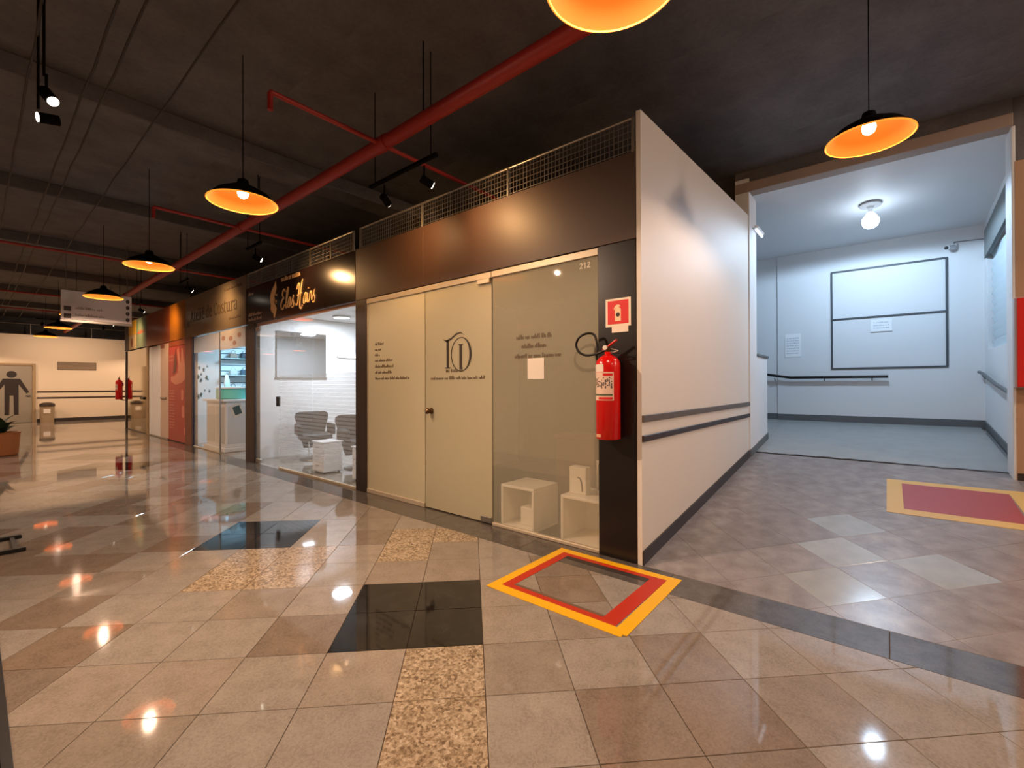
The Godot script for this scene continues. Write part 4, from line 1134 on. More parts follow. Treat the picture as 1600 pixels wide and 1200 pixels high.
func build_salon() -> void:
	var zc := -3.29
	var sg := thing("shop_sign", "black salon sign with cream script letters and woman's head", "sign", Vector3(-7.28, 2.505, -3.285))
	span(sg, "board", Vector3(-1.865, 0.0, -0.03), Vector3(1.865, 0.668, 0.02), M.brown_sign, 0.004)
	var wd := script_word("Elas Hairs")
	var k := 0.36
	var scaled: Array = wd[0].map(func(s): return s.map(func(p): return [p[0] * k * 0.73 + 0.05 * p[1], p[1] * k * 0.86]))
	part(sg, "lettering", ribbon_text(scaled, 0.0125), M.gold_letter, Vector3(-0.37, 0.13, 0.026))
	var st := start()
	part(sg, "small_lettering", text("SALÃO DE BELEZA", 0.058, 0.006, false, 700), M.gold_letter, Vector3(-0.02, 0.605, 0.026))
	# woman's head with streaming hair
	var hair := PackedVector2Array([Vector2(0.06, 0.58), Vector2(0.0, 0.52), Vector2(-0.10, 0.44), Vector2(-0.15, 0.36), Vector2(-0.16, 0.28), Vector2(-0.12, 0.20), Vector2(-0.14, 0.14), Vector2(-0.10, 0.08), Vector2(-0.03, 0.05), Vector2(0.0, -0.03), Vector2(0.06, 0.04), Vector2(0.09, 0.12), Vector2(0.05, 0.18), Vector2(0.0, 0.22), Vector2(0.02, 0.28), Vector2(0.0, 0.34), Vector2(0.05, 0.40), Vector2(0.08, 0.46)])
	add_prism(st, hair, 0.006)
	part(sg, "hair_emblem", st.commit(), M.gold_letter, Vector3(-0.62, 0.04, 0.021))
	st = start()
	add_prism(st, PackedVector2Array([Vector2(0.04, 0.37), Vector2(0.11, 0.36), Vector2(0.10, 0.33), Vector2(0.05, 0.34)]), 0.006)
	add_prism(st, PackedVector2Array([Vector2(0.06, 0.27), Vector2(0.10, 0.25), Vector2(0.07, 0.22), Vector2(0.10, 0.20), Vector2(0.05, 0.21)]), 0.006)
	part(sg, "face_emblem", st.commit(), M.gold_letter, Vector3(-0.62, 0.04, 0.021))
	var rng := RandomNumberGenerator.new()
	rng.seed = 31
	st = start()
	print_line(st, rng, -1.72, -1.12, 0.14, 0.055, 0.021)
	print_line(st, rng, -1.72, -1.12, 0.055, 0.06, 0.021)
	print_line(st, rng, -1.72, -1.50, 0.52, 0.07, 0.021)
	part(sg, "contact_print", st.commit(), mat(Color(0.75, 0.66, 0.58), 0.5)).set_meta("kind", "stuff")
	span(sg, "light_lip", Vector3(-1.86, -0.055, -0.05), Vector3(1.86, -0.002, -0.02), mat(Color(0.62, 0.47, 0.38), 0.4, 0.2), 0.003)
	# glazing
	var d := thing("door_2", "clear glass pivot door of the salon", "door", Vector3(-8.26, 0.0, zc), 0.0, "", "structure")
	span(d, "pane", Vector3(-0.46, 0.012, -0.005), Vector3(0.475, 2.44, 0.005), M.clear, 0.001)
	span(d, "top_pivot", Vector3(-0.46, 2.36, -0.016), Vector3(-0.28, 2.43, 0.016), M.steel, 0.004)
	span(d, "bottom_pivot", Vector3(-0.46, 0.012, -0.016), Vector3(-0.28, 0.08, 0.016), M.steel, 0.004)
	span(d, "lock", Vector3(0.40, 1.04, -0.022), Vector3(0.475, 1.20, 0.022), M.black_metal, 0.005)
	for a in [[-7.78, -6.62, "window_4", "glass pane with striped film beside the salon door"], [-6.615, -5.415, "window_5", "glass pane with striped film next to the brown pillar"]]:
		var cx: float = (a[0] + a[1]) * 0.5
		var hw: float = (a[1] - a[0]) * 0.5
		var w := thing(a[2], a[3], "window", Vector3(cx, 0.0, zc), 0.0, "", "structure")
		span(w, "pane", Vector3(-hw + 0.003, 0.03, -0.005), Vector3(hw - 0.003, 2.44, 0.005), M.clear, 0.001)
		span(w, "sill_rail", Vector3(-hw, 0.0, -0.018), Vector3(hw, 0.03, 0.018), M.alu, 0.003)
		var sf := start()
		var y := 0.28
		var n := 0
		while y < 1.55:
			var h := 0.042
			add_box(sf, Vector3(0, y + h * 0.5, 0.0065), Vector3(hw * 2.0 - 0.02, h, 0.001), 0.0)
			y += 0.056
			n += 1
		part(w, "film_stripes", sf.commit(), M.film).set_meta("kind", "stuff")
	# inside: stations along the left partition
	var mr := thing("wall_mirror", "wide mirror on the left wall of the salon", "mirror", Vector3(-9.075, 1.55, -4.28))
	part(mr, "glass", box(Vector3(0.012, 0.9, 1.0), 0.002), M.mirror, Vector3(0.008, 0.45, 0))
	part(mr, "frame", box(Vector3(0.016, 0.03, 1.04), 0.002), M.steel, Vector3(0.008, -0.015, 0))
	salon_chair("dark styling chair behind the striped glass, left", Vector3(-8.35, 0.001, -4.18), -PI / 2 - 0.3)
	salon_chair("dark styling chair behind the striped glass, right", Vector3(-6.85, 0.001, -4.22), -PI / 2 - 0.2)
	for a in [[-6.90, -3.66, "white low drawer cart between the styling chairs"], [-5.80, -3.70, "white low drawer cart near the brown pillar"]]:
		var c := thing("drawer_cart", a[2], "cart", Vector3(a[0], 0.001, a[1]), 0.0, "white low drawer carts in the salon")
		part(c, "body", box(Vector3(0.34, 0.46, 0.32), 0.012), M.shop_white, Vector3(0, 0.25, 0))
		part(c, "top", box(Vector3(0.37, 0.02, 0.35), 0.006), M.shop_white, Vector3(0, 0.49, 0))
		for q in 3:
			var dr := part(c, "drawer", box(Vector3(0.30, 0.12, 0.012), 0.004), M.shop_white, Vector3(0, 0.10 + q * 0.14, 0.163))
			part(dr, "handle", box(Vector3(0.10, 0.012, 0.012), 0.003), M.steel, Vector3(0, 0.03, 0.01))
		for sx in [-1, 1]:
			for sz in [-1, 1]:
				part(c, "caster", lathe([Vector2(0, 0), Vector2(0.018, 0.0), Vector2(0.018, 0.02), Vector2(0, 0.02)], 10), M.black_metal, Vector3(sx * 0.13, 0, sz * 0.12))
	var ld := glow(Color(0.93, 0.97, 1.0), 4.0)
	for a in [[-8.30, -4.70, "round led panel glowing on the salon ceiling"], [-6.6, -5.6, "second round led panel farther inside the salon"]]:
		var p := thing("ceiling_downlight", a[2], "lamp", Vector3(a[0], 2.72, a[1]), 0.0, "round led panels on the salon ceiling")
		part(p, "diffuser", lathe([Vector2(0, 0.0), Vector2(0.15, 0.0), Vector2(0.15, 0.012), Vector2(0, 0.012)], 32), ld)
		part(p, "trim_ring", lathe([Vector2(0.15, -0.002), Vector2(0.17, 0.0), Vector2(0.17, 0.03), Vector2(0.15, 0.03)], 32), M.shop_white)
		panel_light(p, Vector3(0, -0.01, 0), Vector2(0.27, 0.27), Color(0.90, 0.95, 1.0), SALON)
	var lb := thing("led_bar", "thin horizontal led bar on the salon wall", "lamp", Vector3(-9.07, 2.0, -5.3))
	part(lb, "tube", tube([Vector3(0.02, 0, -0.25), Vector3(0.02, 0, 0.25)], 0.014, 10), glow(Color(1, 1, 1), 3.0))
	part(lb, "holder", box(Vector3(0.02, 0.03, 0.54), 0.003), M.steel)

func salon_chair(label: String, at: Vector3, turn: float) -> void:
	var t := thing("styling_chair", label, "chair", at, turn, "dark styling chairs in the salon")
	var lm := mat(Color(0.055, 0.075, 0.065), 0.55)
	part(t, "base", lathe([Vector2(0, 0), Vector2(0.27, 0), Vector2(0.26, 0.02), Vector2(0.06, 0.04), Vector2(0.04, 0.06), Vector2(0, 0.06)], 32), M.steel)
	part(t, "column", lathe([Vector2(0, 0.05), Vector2(0.035, 0.05), Vector2(0.035, 0.36), Vector2(0, 0.36)], 16), M.steel)
	part(t, "seat", box(Vector3(0.54, 0.13, 0.52), 0.04), lm, Vector3(0, 0.42, 0))
	var back := PackedVector2Array([Vector2(-0.15, -0.22), Vector2(0.15, -0.22), Vector2(0.30, 0.38), Vector2(0.29, 0.45), Vector2(0.23, 0.48), Vector2(-0.23, 0.48), Vector2(-0.29, 0.45), Vector2(-0.30, 0.38)])
	part(t, "backrest", prism(back, 0.09), lm, Vector3(0, 0.40, 0.265), Vector3(0.12, 0, 0))
	for s in [-1, 1]:
		part(t, "armrest", box(Vector3(0.08, 0.20, 0.46), 0.02), lm, Vector3(s * 0.29, 0.56, 0))
	part(t, "footrest", tube([Vector3(-0.16, 0.12, -0.42), Vector3(0.16, 0.12, -0.42)], 0.014, 8), M.steel)
	for s in [-1, 1]:
		part(t, "footrest_arm", tube([Vector3(s * 0.16, 0.12, -0.42), Vector3(s * 0.14, 0.36, -0.22)], 0.012, 8), M.steel)

# ---------------------------------------------------------------- sewing shop
func build_atelier() -> void:
	var zc := -3.29
	var sg := thing("shop_sign", "grey brushed metal sign of the sewing shop", "sign", Vector3(-10.98, 2.515, -3.285))
	span(sg, "board", Vector3(-1.83, 0.0, -0.03), Vector3(1.83, 0.93, 0.02), mat(Color(0.62, 0.57, 0.50), 0.28, 0.55), 0.004)
	part(sg, "lettering", text("Ateliê de Costura", 0.26, 0.006, true), mat(Color(0.30, 0.25, 0.20), 0.5), Vector3(0.0, 0.46, 0.024))
	var rng := RandomNumberGenerator.new()
	rng.seed = 41
	var st := start()
	print_line(st, rng, 0.75, 1.68, 0.76, 0.06, 0.021)
	print_line(st, rng, 1.0, 1.62, 0.17, 0.05, 0.021)
	part(sg, "small_print", st.commit(), mat(Color(0.36, 0.30, 0.25), 0.5)).set_meta("kind", "stuff")
	var st2 := start()
	for k in 7:
		add_box(st2, Vector3(-1.58 + 0.008 * (k % 2), 0.24 + k * 0.022, 0.021), Vector3(0.20 - 0.012 * absf(k - 3), 0.016, 0.003), 0.0)
	part(sg, "spool_emblem", st2.commit(), mat(Color(0.30, 0.22, 0.17), 0.5))
	# glazing: left pane with stickers, top pane over the open right half
	var w := thing("window_6", "glass pane with floral stickers at the sewing shop", "window", Vector3(-11.40, 0.0, zc), 0.0, "", "structure")
	span(w, "pane", Vector3(-0.835, 0.02, -0.005), Vector3(0.84, 2.50, 0.005), M.clear, 0.001)
	span(w, "edge_bar", Vector3(0.835, 0.02, -0.012), Vector3(0.855, 2.50, 0.012), M.steel, 0.002)
	span(w, "sill_rail", Vector3(-0.84, 0.0, -0.018), Vector3(0.855, 0.02, 0.018), M.alu, 0.003)
	var band := mat(Color(0.80, 0.78, 0.76, 0.7), 0.6)
	band.transparency = BaseMaterial3D.TRANSPARENCY_ALPHA
	span(w, "top_film", Vector3(-0.83, 2.14, 0.0055), Vector3(0.83, 2.49, 0.0065), band, 0.0)
	var w2 := thing("window_7", "upper glass strip above the sewing shop entrance", "window", Vector3(-9.85, 2.1, zc), 0.0, "", "structure")
	span(w2, "pane", Vector3(-0.69, 0.0, -0.005), Vector3(0.69, 0.41, 0.005), M.clear, 0.001)
	span(w2, "top_film", Vector3(-0.68, 0.02, 0.0055), Vector3(0.68, 0.40, 0.0065), band, 0.0)
	st = start()
	for q in [[-0.5, 0.25], [-0.1, 0.22], [0.35, 0.26], [0.1, 0.12]]:
		add_prism(st, ellipse(q[0], q[1], 0.10, 0.05, 10), 0.001, Transform3D(Basis.IDENTITY, Vector3(0, 0, 0.007)))
	part(w2, "film_motif", st.commit(), mat(Color(0.62, 0.50, 0.46), 0.6)).set_meta("kind", "stuff")
	st = start()
	for k in 14:
		var x := rng.randf_range(-0.65, 0.35)
		var y := rng.randf_range(1.05, 1.95)
		var r0 := rng.randf_range(0.03, 0.08)
		var a := rng.randf_range(0, TAU)
		var poly := PackedVector2Array()
		for q in 10:
			var rr := r0 * (1.0 if q % 2 == 0 else 0.45)
			poly.append(Vector2(x + rr * 1.6 * cos(a + TAU * q / 10), y + rr * sin(a + TAU * q / 10)))
		add_prism(st, poly, 0.001, Transform3D(Basis.IDENTITY, Vector3(0, 0, 0.006)))
	part(w, "sticker_print", st.commit(), mat(Color(0.46, 0.55, 0.58), 0.6)).set_meta("kind", "stuff")
	# white reception counter at the entrance
	var c := thing("reception_counter", "white panelled counter inside the sewing shop entrance", "counter", Vector3(-11.15, 0.001, -3.62))
	part(c, "plinth", box(Vector3(1.28, 0.09, 0.56), 0.01), M.shop_white, Vector3(0, 0.045, 0))
	part(c, "body", box(Vector3(1.18, 0.96, 0.46), 0.008), M.shop_white, Vector3(0, 0.57, 0))
	part(c, "worktop", box(Vector3(1.30, 0.05, 0.58), 0.012), M.shop_white, Vector3(0, 1.075, 0))
	for x in [-0.29, 0.29]:
		part(c, "front_panel", box(Vector3(0.50, 0.78, 0.014), 0.006), mat(Color(0.80, 0.80, 0.79), 0.5), Vector3(x, 0.56, 0.232))
	part(c, "side_panel", box(Vector3(0.012, 0.78, 0.38), 0.005), mat(Color(0.84, 0.84, 0.84), 0.5), Vector3(0.592, 0.56, 0))
	var nt := thing("tilted_notice", "tilted dark printed notice on the counter's end", "notice", Vector3(-10.546, 0.74, -3.60))
	part(nt, "card", box(Vector3(0.004, 0.26, 0.22), 0.0), M.paper, Vector3(0.004, 0.13, 0), Vector3(0.35, 0, 0))
	part(nt, "print", box(Vector3(0.003, 0.18, 0.14), 0.0), mat(Color(0.28, 0.34, 0.32), 0.6), Vector3(0.008, 0.13, 0), Vector3(0.35, 0, 0)).set_meta("kind", "stuff")
	var mint := mat(Color(0.48, 0.83, 0.77), 0.35)
	var mb := thing("sewing_box", "mint green round-ended box on the white counter", "box", Vector3(-10.92, 1.102, -3.62))
	part(mb, "body", lathe([Vector2(0, 0), Vector2(0.26, 0), Vector2(0.29, 0.02), Vector2(0.29, 0.20), Vector2(0.27, 0.22), Vector2(0, 0.22)], 36), mint)
	part(mb, "lid", lathe([Vector2(0, 0.222), Vector2(0.30, 0.222), Vector2(0.30, 0.25), Vector2(0.24, 0.265), Vector2(0, 0.27)], 36), M.shop_white)
	var fn := thing("desk_fan", "white round desk fan behind the mint box", "fan", Vector3(-11.45, 1.102, -3.70))
	part(fn, "foot", lathe([Vector2(0, 0), Vector2(0.11, 0), Vector2(0.10, 0.02), Vector2(0.02, 0.03), Vector2(0.02, 0.16), Vector2(0, 0.16)], 24), M.shop_white)
	part(fn, "cage", lathe([Vector2(0, -0.045), Vector2(0.10, -0.04), Vector2(0.19, -0.012), Vector2(0.20, 0.0), Vector2(0.19, 0.012), Vector2(0.10, 0.04), Vector2(0, 0.045)], 36, true), mat(Color(0.88, 0.93, 0.95), 0.5), Vector3(0, 0.34, 0), Vector3(PI / 2, 0, 0.5))
	# slatted display wall on the left partition with shelves and goods
	var sw := thing("slat_wall", "white slatted display wall with shelves of accessories", "display wall", Vector3(-12.77, 0.75, -4.75))
	for k in 13:
		part(sw, "slat", box(Vector3(0.018, 0.125, 1.55), 0.004), M.shop_white, Vector3(0.01, 0.065 + k * 0.145, 0))
	part(sw, "backing", box(Vector3(0.008, 1.90, 1.55), 0.0), mat(Color(0.36, 0.42, 0.47), 0.6), Vector3(-0.004, 0.95, 0))
	for k in 3:
		part(sw, "shelf", box(Vector3(0.24, 0.016, 1.5), 0.003), mat(Color(0.82, 0.88, 0.90), 0.2), Vector3(0.135, 0.48 + k * 0.42, 0))
	var goods := [Color(0.25, 0.26, 0.30), Color(0.55, 0.56, 0.58), Color(0.80, 0.78, 0.74), Color(0.30, 0.36, 0.40), Color(0.62, 0.52, 0.46)]
	var kinds := ["dark", "grey", "cream", "slate", "tan"]
	var where := ["lower", "middle", "upper"]
	for k in 3:
		for q in 5:
			var g := thing("handbag", "small %s bag on the %s shelf of display wall" % [kinds[(q + k * 2) % 5], where[k]], "bag", Vector3(-12.62, 0.75 + 0.489 + k * 0.42, -4.22 - q * 0.26), 0.0, "bags on the display shelves")
			var gm := mat(goods[(q + k * 2) % 5], 0.6)
			part(g, "body", box(Vector3(0.10, 0.12 + 0.02 * (q % 3), 0.18), 0.02), gm, Vector3(0, 0.062 + 0.01 * (q % 3), 0))
			part(g, "handle", tube(curve([Vector3(0, 0.12, -0.05), Vector3(0, 0.19, -0.03), Vector3(0, 0.19, 0.03), Vector3(0, 0.12, 0.05)]), 0.006, 6), gm)
	for a in [[-11.3, -4.6, "cool led panel on the sewing shop ceiling"]]:
		var p := thing("ceiling_downlight", a[2], "lamp", Vector3(a[0], 2.72, a[1]))
		part(p, "diffuser", box(Vector3(0.6, 0.012, 0.6), 0.002), glow(Color(0.85, 0.95, 1.0), 3.0), Vector3(0, 0.012, 0))
		part(p, "trim_frame", box(Vector3(0.64, 0.02, 0.64), 0.002), M.shop_white, Vector3(0, 0.029, 0))
		panel_light(p, Vector3(0, 0.0, 0), Vector2(0.56, 0.56), Color(0.66, 0.88, 1.0), ATELIER)
	var ch := thing("storage_cabinet", "beige cabinet beside the sewing shop entrance", "cabinet", Vector3(-9.75, 0.001, -4.2))
	part(ch, "body", box(Vector3(0.6, 0.85, 0.5), 0.01), mat(Color(0.52, 0.44, 0.37), 0.6), Vector3(0, 0.425, 0))
	for x in [-0.145, 0.145]:
		var dd := part(ch, "door", box(Vector3(0.28, 0.78, 0.016), 0.004), mat(Color(0.55, 0.47, 0.40), 0.6), Vector3(x, 0.43, 0.258))
		part(dd, "knob", lathe([Vector2(0, 0), Vector2(0.012, 0), Vector2(0.012, 0.015), Vector2(0, 0.018)], 10), M.steel, Vector3(-x * 0.75, 0.1, 0.008), Vector3(PI / 2, 0, 0))

# ---------------------------------------------------------------- far shops
func build_far_shops() -> void:
	var zc := -3.29
	# copper and gold sign
	var sg := thing("shop_sign", "copper and gold sign above the red poster", "sign", Vector3(-14.66, 2.53, -3.285))
	span(sg, "copper_panel", Vector3(-1.84, 0.0, -0.03), Vector3(0.55, 0.92, 0.02), mat(Color(0.60, 0.31, 0.19), 0.3, 0.45), 0.004)
	span(sg, "gold_panel", Vector3(0.553, 0.0, -0.03), Vector3(1.84, 0.92, 0.02), mat(Color(0.70, 0.45, 0.12), 0.3, 0.45), 0.004)
	span(sg, "lower_band", Vector3(-0.8, -0.14, -0.04), Vector3(1.84, -0.004, 0.0), mat(Color(0.56, 0.27, 0.15), 0.4), 0.003)
	var s2 := thing("shop_sign", "yellow, white and pale green sign of the last shop", "sign", Vector3(-17.66, 2.55, -3.285))
	span(s2, "yellow_panel", Vector3(-1.15, 0.45, -0.03), Vector3(-0.12, 0.90, 0.02), mat(Color(0.90, 0.74, 0.25), 0.4), 0.004)
	span(s2, "white_panel", Vector3(-1.15, 0.0, -0.03), Vector3(-0.12, 0.447, 0.02), mat(Color(0.86, 0.80, 0.68), 0.4), 0.004)
	span(s2, "green_panel", Vector3(-0.117, 0.0, -0.03), Vector3(1.15, 0.90, 0.02), mat(Color(0.50, 0.60, 0.54), 0.3, 0.3), 0.004)
	var rng := RandomNumberGenerator.new()
	rng.seed = 61
	var st := start()
	print_line(st, rng, 0.1, 0.95, 0.42, 0.12, 0.021)
	part(s2, "red_lettering", st.commit(), mat(Color(0.66, 0.22, 0.16), 0.5)).set_meta("kind", "stuff")
	st = start()
	add_prism(st, PackedVector2Array([Vector2(-0.75, 0.08), Vector2(-0.62, 0.08), Vector2(-0.55, 0.22), Vector2(-0.62, 0.36), Vector2(-0.80, 0.34), Vector2(-0.86, 0.2)]), 0.003, Transform3D(Basis.IDENTITY, Vector3(0, 0, 0.02)))
	part(s2, "emblem", st.commit(), mat(Color(0.62, 0.36, 0.26), 0.5))
	span(s2, "end_cap", Vector3(-1.75, 0.0, -0.35), Vector3(-1.153, 0.88, 0.015), mat(Color(0.22, 0.18, 0.20), 0.5), 0.004)
	# reflecting glass of the last shop
	var w := thing("window_8", "mirror-tinted glass front of the last shop", "window", Vector3(-17.73, 0.0, zc), 0.0, "", "structure")
	span(w, "pane", Vector3(-1.425, 0.02, -0.005), Vector3(1.425, 2.52, 0.005), M.mirror_glass, 0.001)
	span(w, "sill_rail", Vector3(-1.43, 0.0, -0.018), Vector3(1.43, 0.02, 0.018), M.pillar_brown, 0.003)
	span(w, "handle", Vector3(0.55, 1.0, 0.005), Vector3(0.95, 1.07, 0.05), M.black_metal, 0.008)
	# white curtained door panel
	var d := thing("door_3", "white folding door panel beside the red poster", "door", Vector3(-15.29, 0.0, zc), 0.0, "", "structure")
	for k in 5:
		var m: Material = M.shop_white if k < 3 else mat(Color(0.80, 0.70, 0.62), 0.6)
		span(d, "fold_panel", Vector3(-0.985 + k * 0.395, 0.03, -0.02 - 0.006 * (k % 2)), Vector3(-0.985 + k * 0.395 + 0.39, 2.5, 0.01 - 0.006 * (k % 2)), m, 0.006)
	span(d, "handle", Vector3(0.30, 1.05, 0.005), Vector3(0.80, 1.10, 0.04), M.steel, 0.004)
	span(d, "threshold", Vector3(-0.985, 0.0, -0.03), Vector3(0.985, 0.03, 0.03), M.steel, 0.003)
	# red poster with a raised hand
	var p := thing("window_poster", "tall red poster of a raised hand with small print", "poster", Vector3(-13.33, 0.02, zc + 0.005))
	span(p, "sheet", Vector3(-0.96, 0.0, -0.01), Vector3(0.96, 2.36, 0.008), mat(Color(0.66, 0.24, 0.20), 0.4), 0.002)
	span(p, "side_band", Vector3(0.62, 0.0, 0.008), Vector3(0.955, 2.36, 0.010), mat(Color(0.68, 0.30, 0.13), 0.4), 0.0)
	st = start()
	var fz := Transform3D(Basis.IDENTITY, Vector3(0, 0, 0.011))
	add_prism(st, PackedVector2Array([Vector2(-0.70, 1.48), Vector2(-0.30, 1.40), Vector2(0.20, 1.44), Vector2(0.52, 1.55), Vector2(0.56, 2.05), Vector2(0.46, 2.06), Vector2(0.38, 1.88), Vector2(0.30, 2.28), Vector2(0.18, 2.28), Vector2(0.12, 1.92), Vector2(-0.05, 2.32), Vector2(-0.18, 2.28), Vector2(-0.08, 1.86), Vector2(-0.12, 1.70), Vector2(-0.40, 1.62), Vector2(-0.72, 1.60)]), 0.0015, fz)
	part(p, "hand_print", st.commit(), mat(Color(0.80, 0.52, 0.42), 0.5))
	st = start()
	add_prism(st, PackedVector2Array([Vector2(-0.55, 1.66), Vector2(-0.30, 1.72), Vector2(-0.22, 1.9), Vector2(-0.30, 2.3), Vector2(-0.45, 2.0), Vector2(-0.5, 1.8)]), 0.0015, fz)
	part(p, "shadow_print", st.commit(), mat(Color(0.42, 0.24, 0.18), 0.5))
	st = start()
	for k in 14: print_line(st, rng, -0.86, -0.40, 0.30 + k * 0.072, 0.038, 0.0115)
	for k in 2: print_line(st, rng, -0.86, -0.48, 2.0 + k * 0.10, 0.06, 0.0115)
	part(p, "small_print", st.commit(), mat(Color(0.84, 0.60, 0.52), 0.5)).set_meta("kind", "stuff")
	M.flower = mat(Color(0.82, 0.50, 0.42), 0.5)
	for q in [[0.25, 1.15, 0.16], [0.62, 1.05, 0.12], [0.3, 0.75, 0.18], [0.62, 0.70, 0.14], [0.42, 0.28, 0.10]]:
		var c := PackedVector2Array()
		for k in 12: c.append(Vector2(q[0] + q[2] * 0.75 * cos(TAU * k / 12) * (1.0 if k % 2 else 0.7), q[1] + q[2] * sin(TAU * k / 12) * (1.0 if k % 3 else 0.75)))
		part(p, "flower_print", prism(c, 0.0015, fz), M.flower)

# ---------------------------------------------------------------- things in the hall
func build_hall_things() -> void:
	# restroom door with its pictogram
	var xf := -25.6
	var d := thing("door_4", "grey restroom door with a dark man pictogram", "door", Vector3(xf + 0.002, 0.0, -1.03), 0.0, "", "structure")
	span(d, "leaf", Vector3(0.0, 0.01, -0.50), Vector3(0.03, 2.20, 0.55), mat(Color(0.56, 0.53, 0.47), 0.5), 0.004)
	var fr := mat(Color(0.62, 0.53, 0.40), 0.5)
	span(d, "frame_post", Vector3(0.0, 0.0, -0.60), Vector3(0.06, 2.29, -0.51), fr, 0.005)
	span(d, "frame_post", Vector3(0.0, 0.0, 0.56), Vector3(0.06, 2.29, 0.65), fr, 0.005)
	span(d, "frame_head", Vector3(0.0, 2.21, -0.51), Vector3(0.06, 2.29, 0.56), fr, 0.005)
	span(d, "door_handle", Vector3(0.03, 1.03, -0.46), Vector3(0.08, 1.07, -0.34), M.steel, 0.006)
	var face := Transform3D(Basis(Vector3(0, 0, -1), Vector3(0, 1, 0), Vector3(1, 0, 0)), Vector3(0.031, 0.0, 0.03))
	var st := start()
	add_prism(st, ellipse(0, 1.86, 0.135, 0.13, 24), 0.006, face)
	add_prism(st, PackedVector2Array([Vector2(-0.22, 1.70), Vector2(0.22, 1.70), Vector2(0.46, 1.18), Vector2(0.38, 1.13), Vector2(0.18, 1.48), Vector2(0.18, 0.32), Vector2(0.06, 0.32), Vector2(0.05, 1.06), Vector2(-0.05, 1.06), Vector2(-0.06, 0.32), Vector2(-0.18, 0.32), Vector2(-0.18, 1.48), Vector2(-0.38, 1.13), Vector2(-0.46, 1.18)]), 0.006, face)
	part(d, "man_pictogram", st.commit(), mat(Color(0.14, 0.10, 0.08), 0.6))
	# vent plate on the wall
	var v := thing("vent_grille", "long grey vent grille on the cream end wall", "vent", Vector3(xf, 2.07, -2.81))
	part(v, "frame", box(Vector3(0.03, 0.32, 1.16), 0.006), mat(Color(0.48, 0.42, 0.34), 0.5), Vector3(0.015, 0.16, 0))
	for k in 6:
		part(v, "slat", box(Vector3(0.016, 0.028, 1.08), 0.003), mat(Color(0.58, 0.51, 0.42), 0.5), Vector3(0.036, 0.04 + k * 0.048, 0), Vector3(0, 0, 0.5))
	# litter bin
	var b := thing("litter_bin", "translucent litter bin with dark lid by restroom door", "bin", Vector3(-25.25, 0.001, -1.92))
	part(b, "body", lathe([Vector2(0, 0), Vector2(0.19, 0), Vector2(0.21, 0.62), Vector2(0, 0.62)], 28), mat(Color(0.62, 0.54, 0.43), 0.4))
	part(b, "lid", lathe([Vector2(0, 0.78), Vector2(0.12, 0.77), Vector2(0.215, 0.72), Vector2(0.225, 0.62), Vector2(0, 0.62)], 28), mat(Color(0.20, 0.15, 0.11), 0.5))
	part(b, "sticker", box(Vector3(0.004, 0.17, 0.19), 0.0), M.paper, Vector3(0.208, 0.44, 0.02))
	# railing above the end wall
	var r := thing("upper_railing", "thin grey railing above the cream end wall", "railing", Vector3(-25.66, 3.412, -2.5))
	part(r, "top_rail", tube([Vector3(0, 0.42, -6.0), Vector3(0, 0.42, 8.0)], 0.018, 8), M.rail_grey)
	for k in 9:
		part(r, "post", box(Vector3(0.03, 0.42, 0.03), 0.003), M.rail_grey, Vector3(0, 0.21, -6.0 + k * 1.75))
	# hanging direction board
	var s := thing("direction_board", "hanging pale direction board with rows of icons", "sign", Vector3(-12.0, 2.64, -1.61))
	var pale := mat(Color(0.88, 0.84, 0.83), 0.4)
	part(s, "board", box(Vector3(0.03, 0.56, 1.04), 0.004), pale, Vector3(0, 0.30, 0))
	part(s, "bottom_rail", box(Vector3(0.05, 0.05, 1.06), 0.005), M.steel, Vector3(0, 0.0, 0))
	var rng := RandomNumberGenerator.new()
	rng.seed = 71
	st = start()
	var face2 := Basis(Vector3(0, 0, -1), Vector3(0, 1, 0), Vector3(1, 0, 0))
	for k in 2:
		add_box(st, Vector3(0.0175, 0.09 + k * 0.14, 0.43), Vector3(0.002, 0.09, 0.10), 0.0)
	for k in 4:
		add_prism(st, ellipse(-0.0, 0.10 + k * 0.125, 0.032, 0.042, 8), 0.002, Transform3D(face2, Vector3(0.0165, 0, -0.455)))
	part(s, "icons", st.commit(), mat(Color(0.30, 0.24, 0.22), 0.5)).set_meta("kind", "stuff")
	var sp := start()
	for k in 2: print_line(sp, rng, -0.32, 0.10, 0.10 + k * 0.13, 0.05, 0.0)
	part(s, "print", sp.commit(), mat(Color(0.60, 0.54, 0.52), 0.5), Vector3(0.0175, 0, 0), Vector3(0, PI / 2, 0)).set_meta("kind", "stuff")
	for z in [-0.45, 0.45]:
		part(s, "hanger", tube([Vector3(0, 0.58, z), Vector3(0, 1.62, z)], 0.005, 6), M.steel)
	# planter with a leafy plant
	var pl := thing("planter", "wooden planter with a leafy plant at left edge", "planter", Vector3(-13.62, 0.001, -0.38))
	part(pl, "pot", lathe([Vector2(0, 0.03), Vector2(0.22, 0.0), Vector2(0.25, 0.03), Vector2(0.28, 0.44), Vector2(0.29, 0.47), Vector2(0.25, 0.47), Vector2(0.24, 0.40), Vector2(0, 0.40)], 32), mat(Color(0.58, 0.34, 0.15), 0.5))
	part(pl, "soil", lathe([Vector2(0, 0.43), Vector2(0.243, 0.425), Vector2(0.243, 0.40)], 24), mat(Color(0.14, 0.09, 0.06), 0.9))
	var lm := mat(Color(0.12, 0.19, 0.09), 0.45)
	var ls := start()
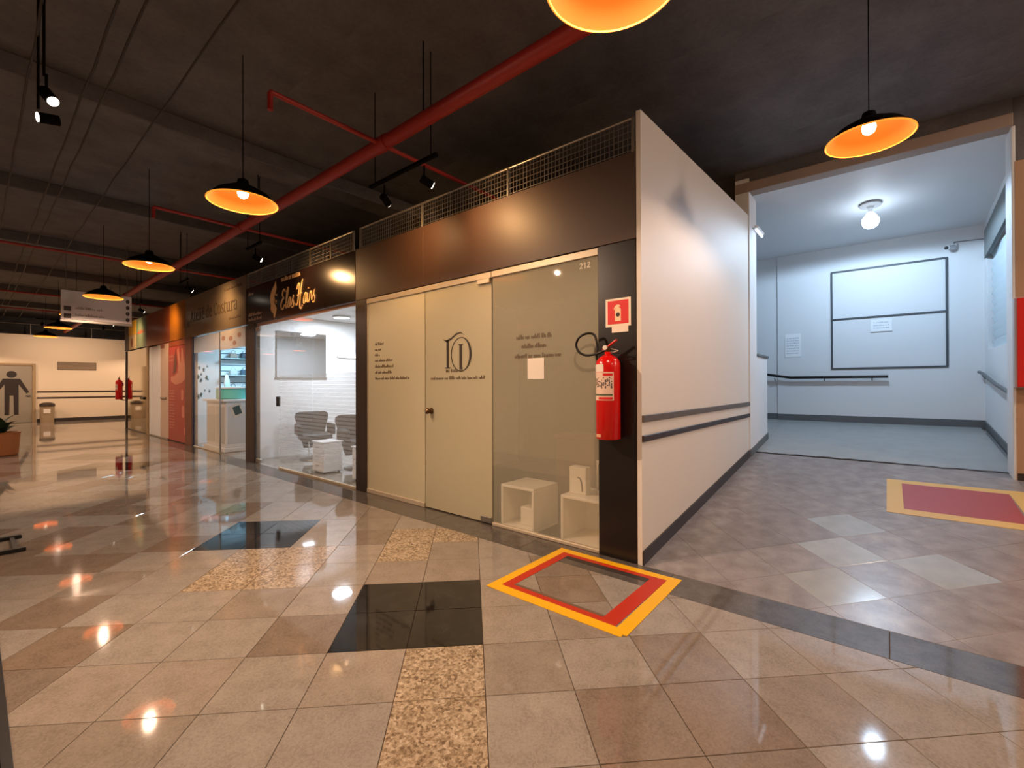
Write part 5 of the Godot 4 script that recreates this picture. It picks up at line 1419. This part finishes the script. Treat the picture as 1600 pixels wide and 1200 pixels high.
	for k in 9:
		var q := (k % 3)
		ls = start()
		leaf(ls, 0.34 + 0.05 * q, 0.085)
		var lf := part(pl, "leaf", ls.commit(), lm, Vector3(0, 0.42, 0), Vector3(0, TAU * k / 9.0 + q * 0.2, 0))
		lf.basis = lf.basis * Basis(Vector3.FORWARD, -0.35 - 0.3 * q)
	# black stand foot, its U-shaped base lying on the floor
	var fs := thing("table_stand", "black metal stand with U-shaped foot at left edge", "stand", Vector3(-5.8, 0.001, 0.2))
	for x in [-0.27, 0.22]:
		part(fs, "foot_bar", box(Vector3(0.055, 0.03, 1.0), 0.004), M.black_metal, Vector3(x, 0.016, 0.0))
	part(fs, "cross_bar", box(Vector3(0.44, 0.022, 0.03), 0.003), M.black_metal, Vector3(-0.025, 0.013, -0.44))
	for x in [-0.27, 0.22]:
		part(fs, "upright", box(Vector3(0.05, 0.66, 0.05), 0.004), M.black_metal, Vector3(x, 0.36, 0.46))
	part(fs, "table_top", box(Vector3(0.62, 0.03, 0.45), 0.006), M.black_metal, Vector3(-0.025, 0.705, 0.60))
	# doormat at the lower left corner
	var dm := thing("doormat", "flat black doormat at the lower left corner", "mat", Vector3(-2.75, 0.0005, 0.42))
	part(dm, "pile", box(Vector3(2.4, 0.012, 0.98), 0.004), M.matt_black, Vector3(0, 0.0065, 0))
	part(dm, "border", box(Vector3(2.46, 0.007, 1.04), 0.003), M.black_metal, Vector3(0, 0.0037, 0))

func leaf(st: SurfaceTool, length: float, width: float) -> void:
	var n := 8
	var prev := []
	for k in n + 1:
		var u := float(k) / n
		var w := width * sin(PI * pow(u, 0.8)) + 0.002
		var c := Vector3(length * u, 0.22 * length * sin(PI * u * 0.8), 0)
		var row := [c + Vector3(0, 0.015 * sin(PI * u), -w), c, c + Vector3(0, 0.015 * sin(PI * u), w)]
		if prev:
			for e in 2:
				quad(st, prev[e], prev[e + 1], row[e + 1], row[e], Vector3.UP)
				quad(st, prev[e] - Vector3(0, 0.002, 0), prev[e + 1] - Vector3(0, 0.002, 0), row[e + 1] - Vector3(0, 0.002, 0), row[e] - Vector3(0, 0.002, 0), Vector3.DOWN)
		prev = row
